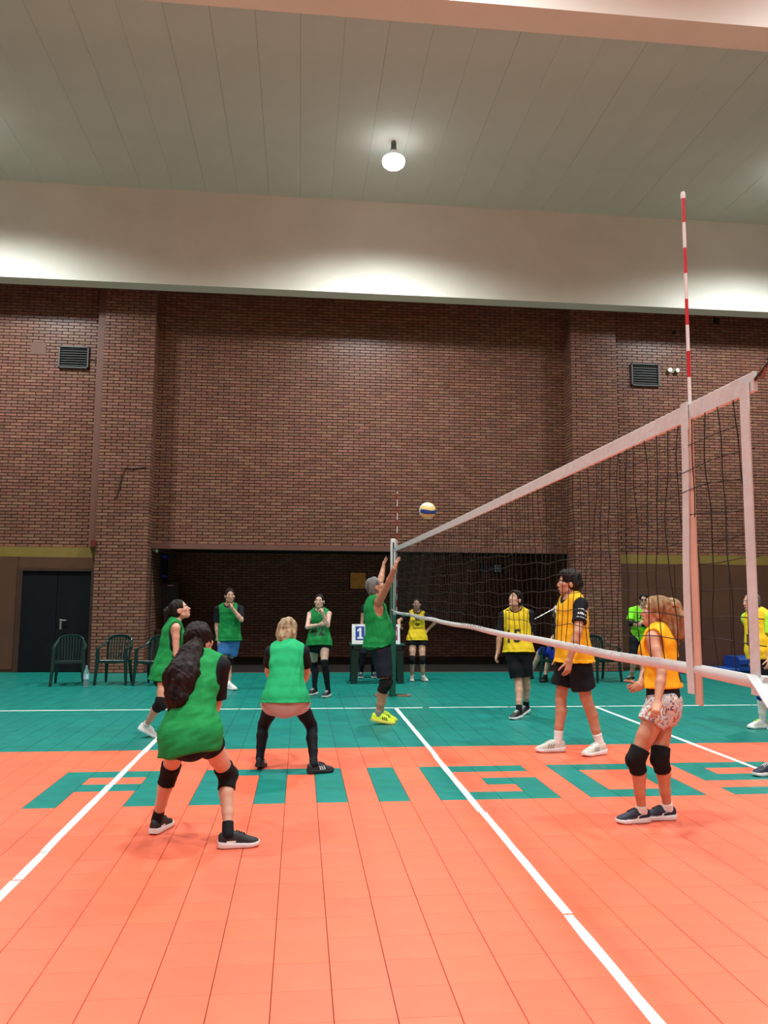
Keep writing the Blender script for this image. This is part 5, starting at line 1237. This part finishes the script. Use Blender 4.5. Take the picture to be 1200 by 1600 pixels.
# loudspeaker, lamp and bench in the alcove's left corner
Xs = -X_P0 + .22
a = atY(258, 912, 7.6); spk = empty('loudspeaker', (Xs, 7.4, 1.15)); tag(spk, 'black loudspeaker box hanging in the left corner of the alcove', 'loudspeaker')
MB().box(-.20, .18, -.22, .22, 0, .72).build('cabinet', M_BLACKP, spk); MB().box(-.16, .14, -.235, -.22, .05, .60).build('speaker_grille', M_BLACKP, spk); MB().box(-.06, .06, -.232, -.22, .655, .675).build('badge', M_STEEL, spk)
a = atY(240, 859, 5.9); lm = empty('security_camera', (-X_P0, 5.95, a[2])); tag(lm, 'small white security camera under the lintel at the left alcove corner', 'camera')
MB().bar([(0, 0, 0), (.07, -.02, 0)], .03, .03).build('bracket', M_WHITEP, lm); c_ = MB().lathe([(.02, -.06), (.035, -.05), (.035, .05), (.025, .055)], 14).build('camera_body', M_WHITEP, lm, True); c_.rotation_euler = (math.pi / 2 + .3, 0, .4); c_.location = (.09, -.05, -.01)
a = atY(252, 985, 6.6); bn = empty('wooden_box', (-X_P0 + .40, 6.9, .006)); tag(bn, 'dark wooden box bench in the left corner of the alcove', 'bench')
MB().box(-.36, .36, -.4, .4, 0, .78).build('box_body', M_DARKWOOD, bn); MB().box(-.38, .38, -.42, .42, .78, .83).build('box_lid', M_DARKWOOD, bn)
# LED sign with two faintly glowing blue rows on the alcove side wall
st = empty('led_strip', (-X_P0 + B_D + .01, 7.3, 2.17)); tag(st, 'faint violet-blue LED sign on the alcove side wall', 'led sign')
MB().box(0, .02, -.5, .5, -.25, .38).build('sign_panel', mat('led_panel', (0.012, 0.012, 0.03, 1), .6), st)
ml = emat('led_blue', (0.05, 0.04, 0.55), .035)
for z in (-.17, .28): MB().box(.02, .026, -.34, .34, z, z + .06).build('led_row', ml, st)
# pole held by the hidden person
e1 = atY(834, 968, POLE_HAND[1] - .05); d_ = POLE_HAND - e1
o = MB().tube([(0, 0, 0), tuple(d_ * .5), tuple(d_ * 1.05)], .011, 8, scale=[.8, 1, 1]).build('thin_pole', M_STEEL); o.location = e1; tag(o, 'thin pale metal pole slanting up to the hidden person\'s hand', 'pole')
# blue mats along the right wall
M_MAT = mat('mat_blue', (0.006, 0.055, 0.30, 1), .55, .1, 4)
def gym_mat(x0, x1, y0, y1, z0, h_, label):
    r = empty('gym_mat', ((x0 + x1) / 2, (y0 + y1) / 2, z0)); a, c = (x1 - x0) / 2, (y1 - y0) / 2; tag(r, label, 'gym mat', 'blue gym mats')
    q = MB(); q.bar([(-a, 0, h_ / 2), (a, 0, h_ / 2)], 2 * c, h_); q.build('mat_body', M_MAT, r)
    for k in (-.5, .5): MB().tube([(k * a, -c - .004, h_ * .6), (k * a + .07, -c - .05, h_ * .5), (k * a + .14, -c - .004, h_ * .6)], .012, 6).build('strap_handle', C_BLACK, r)
    MB().box(-a * .98, a * .98, -c - .003, -c + .01, h_ * .46, h_ * .54).build('seam', C_NAVY, r)
xa = atY(1062, 1046, 4.9)[0]; xb = atY(1150, 1046, 4.9)[0]
gym_mat(xa, xb, 4.75, 5.45, .001, .10, 'flat blue gym mat on the floor at the foot of the right wall')
xa = atY(1149, 1030, 4.9)[0]; gym_mat(xb + .03, xb + 1.4, 4.80, 5.45, .001, .34, 'thick blue gym mat behind the man with number 17')
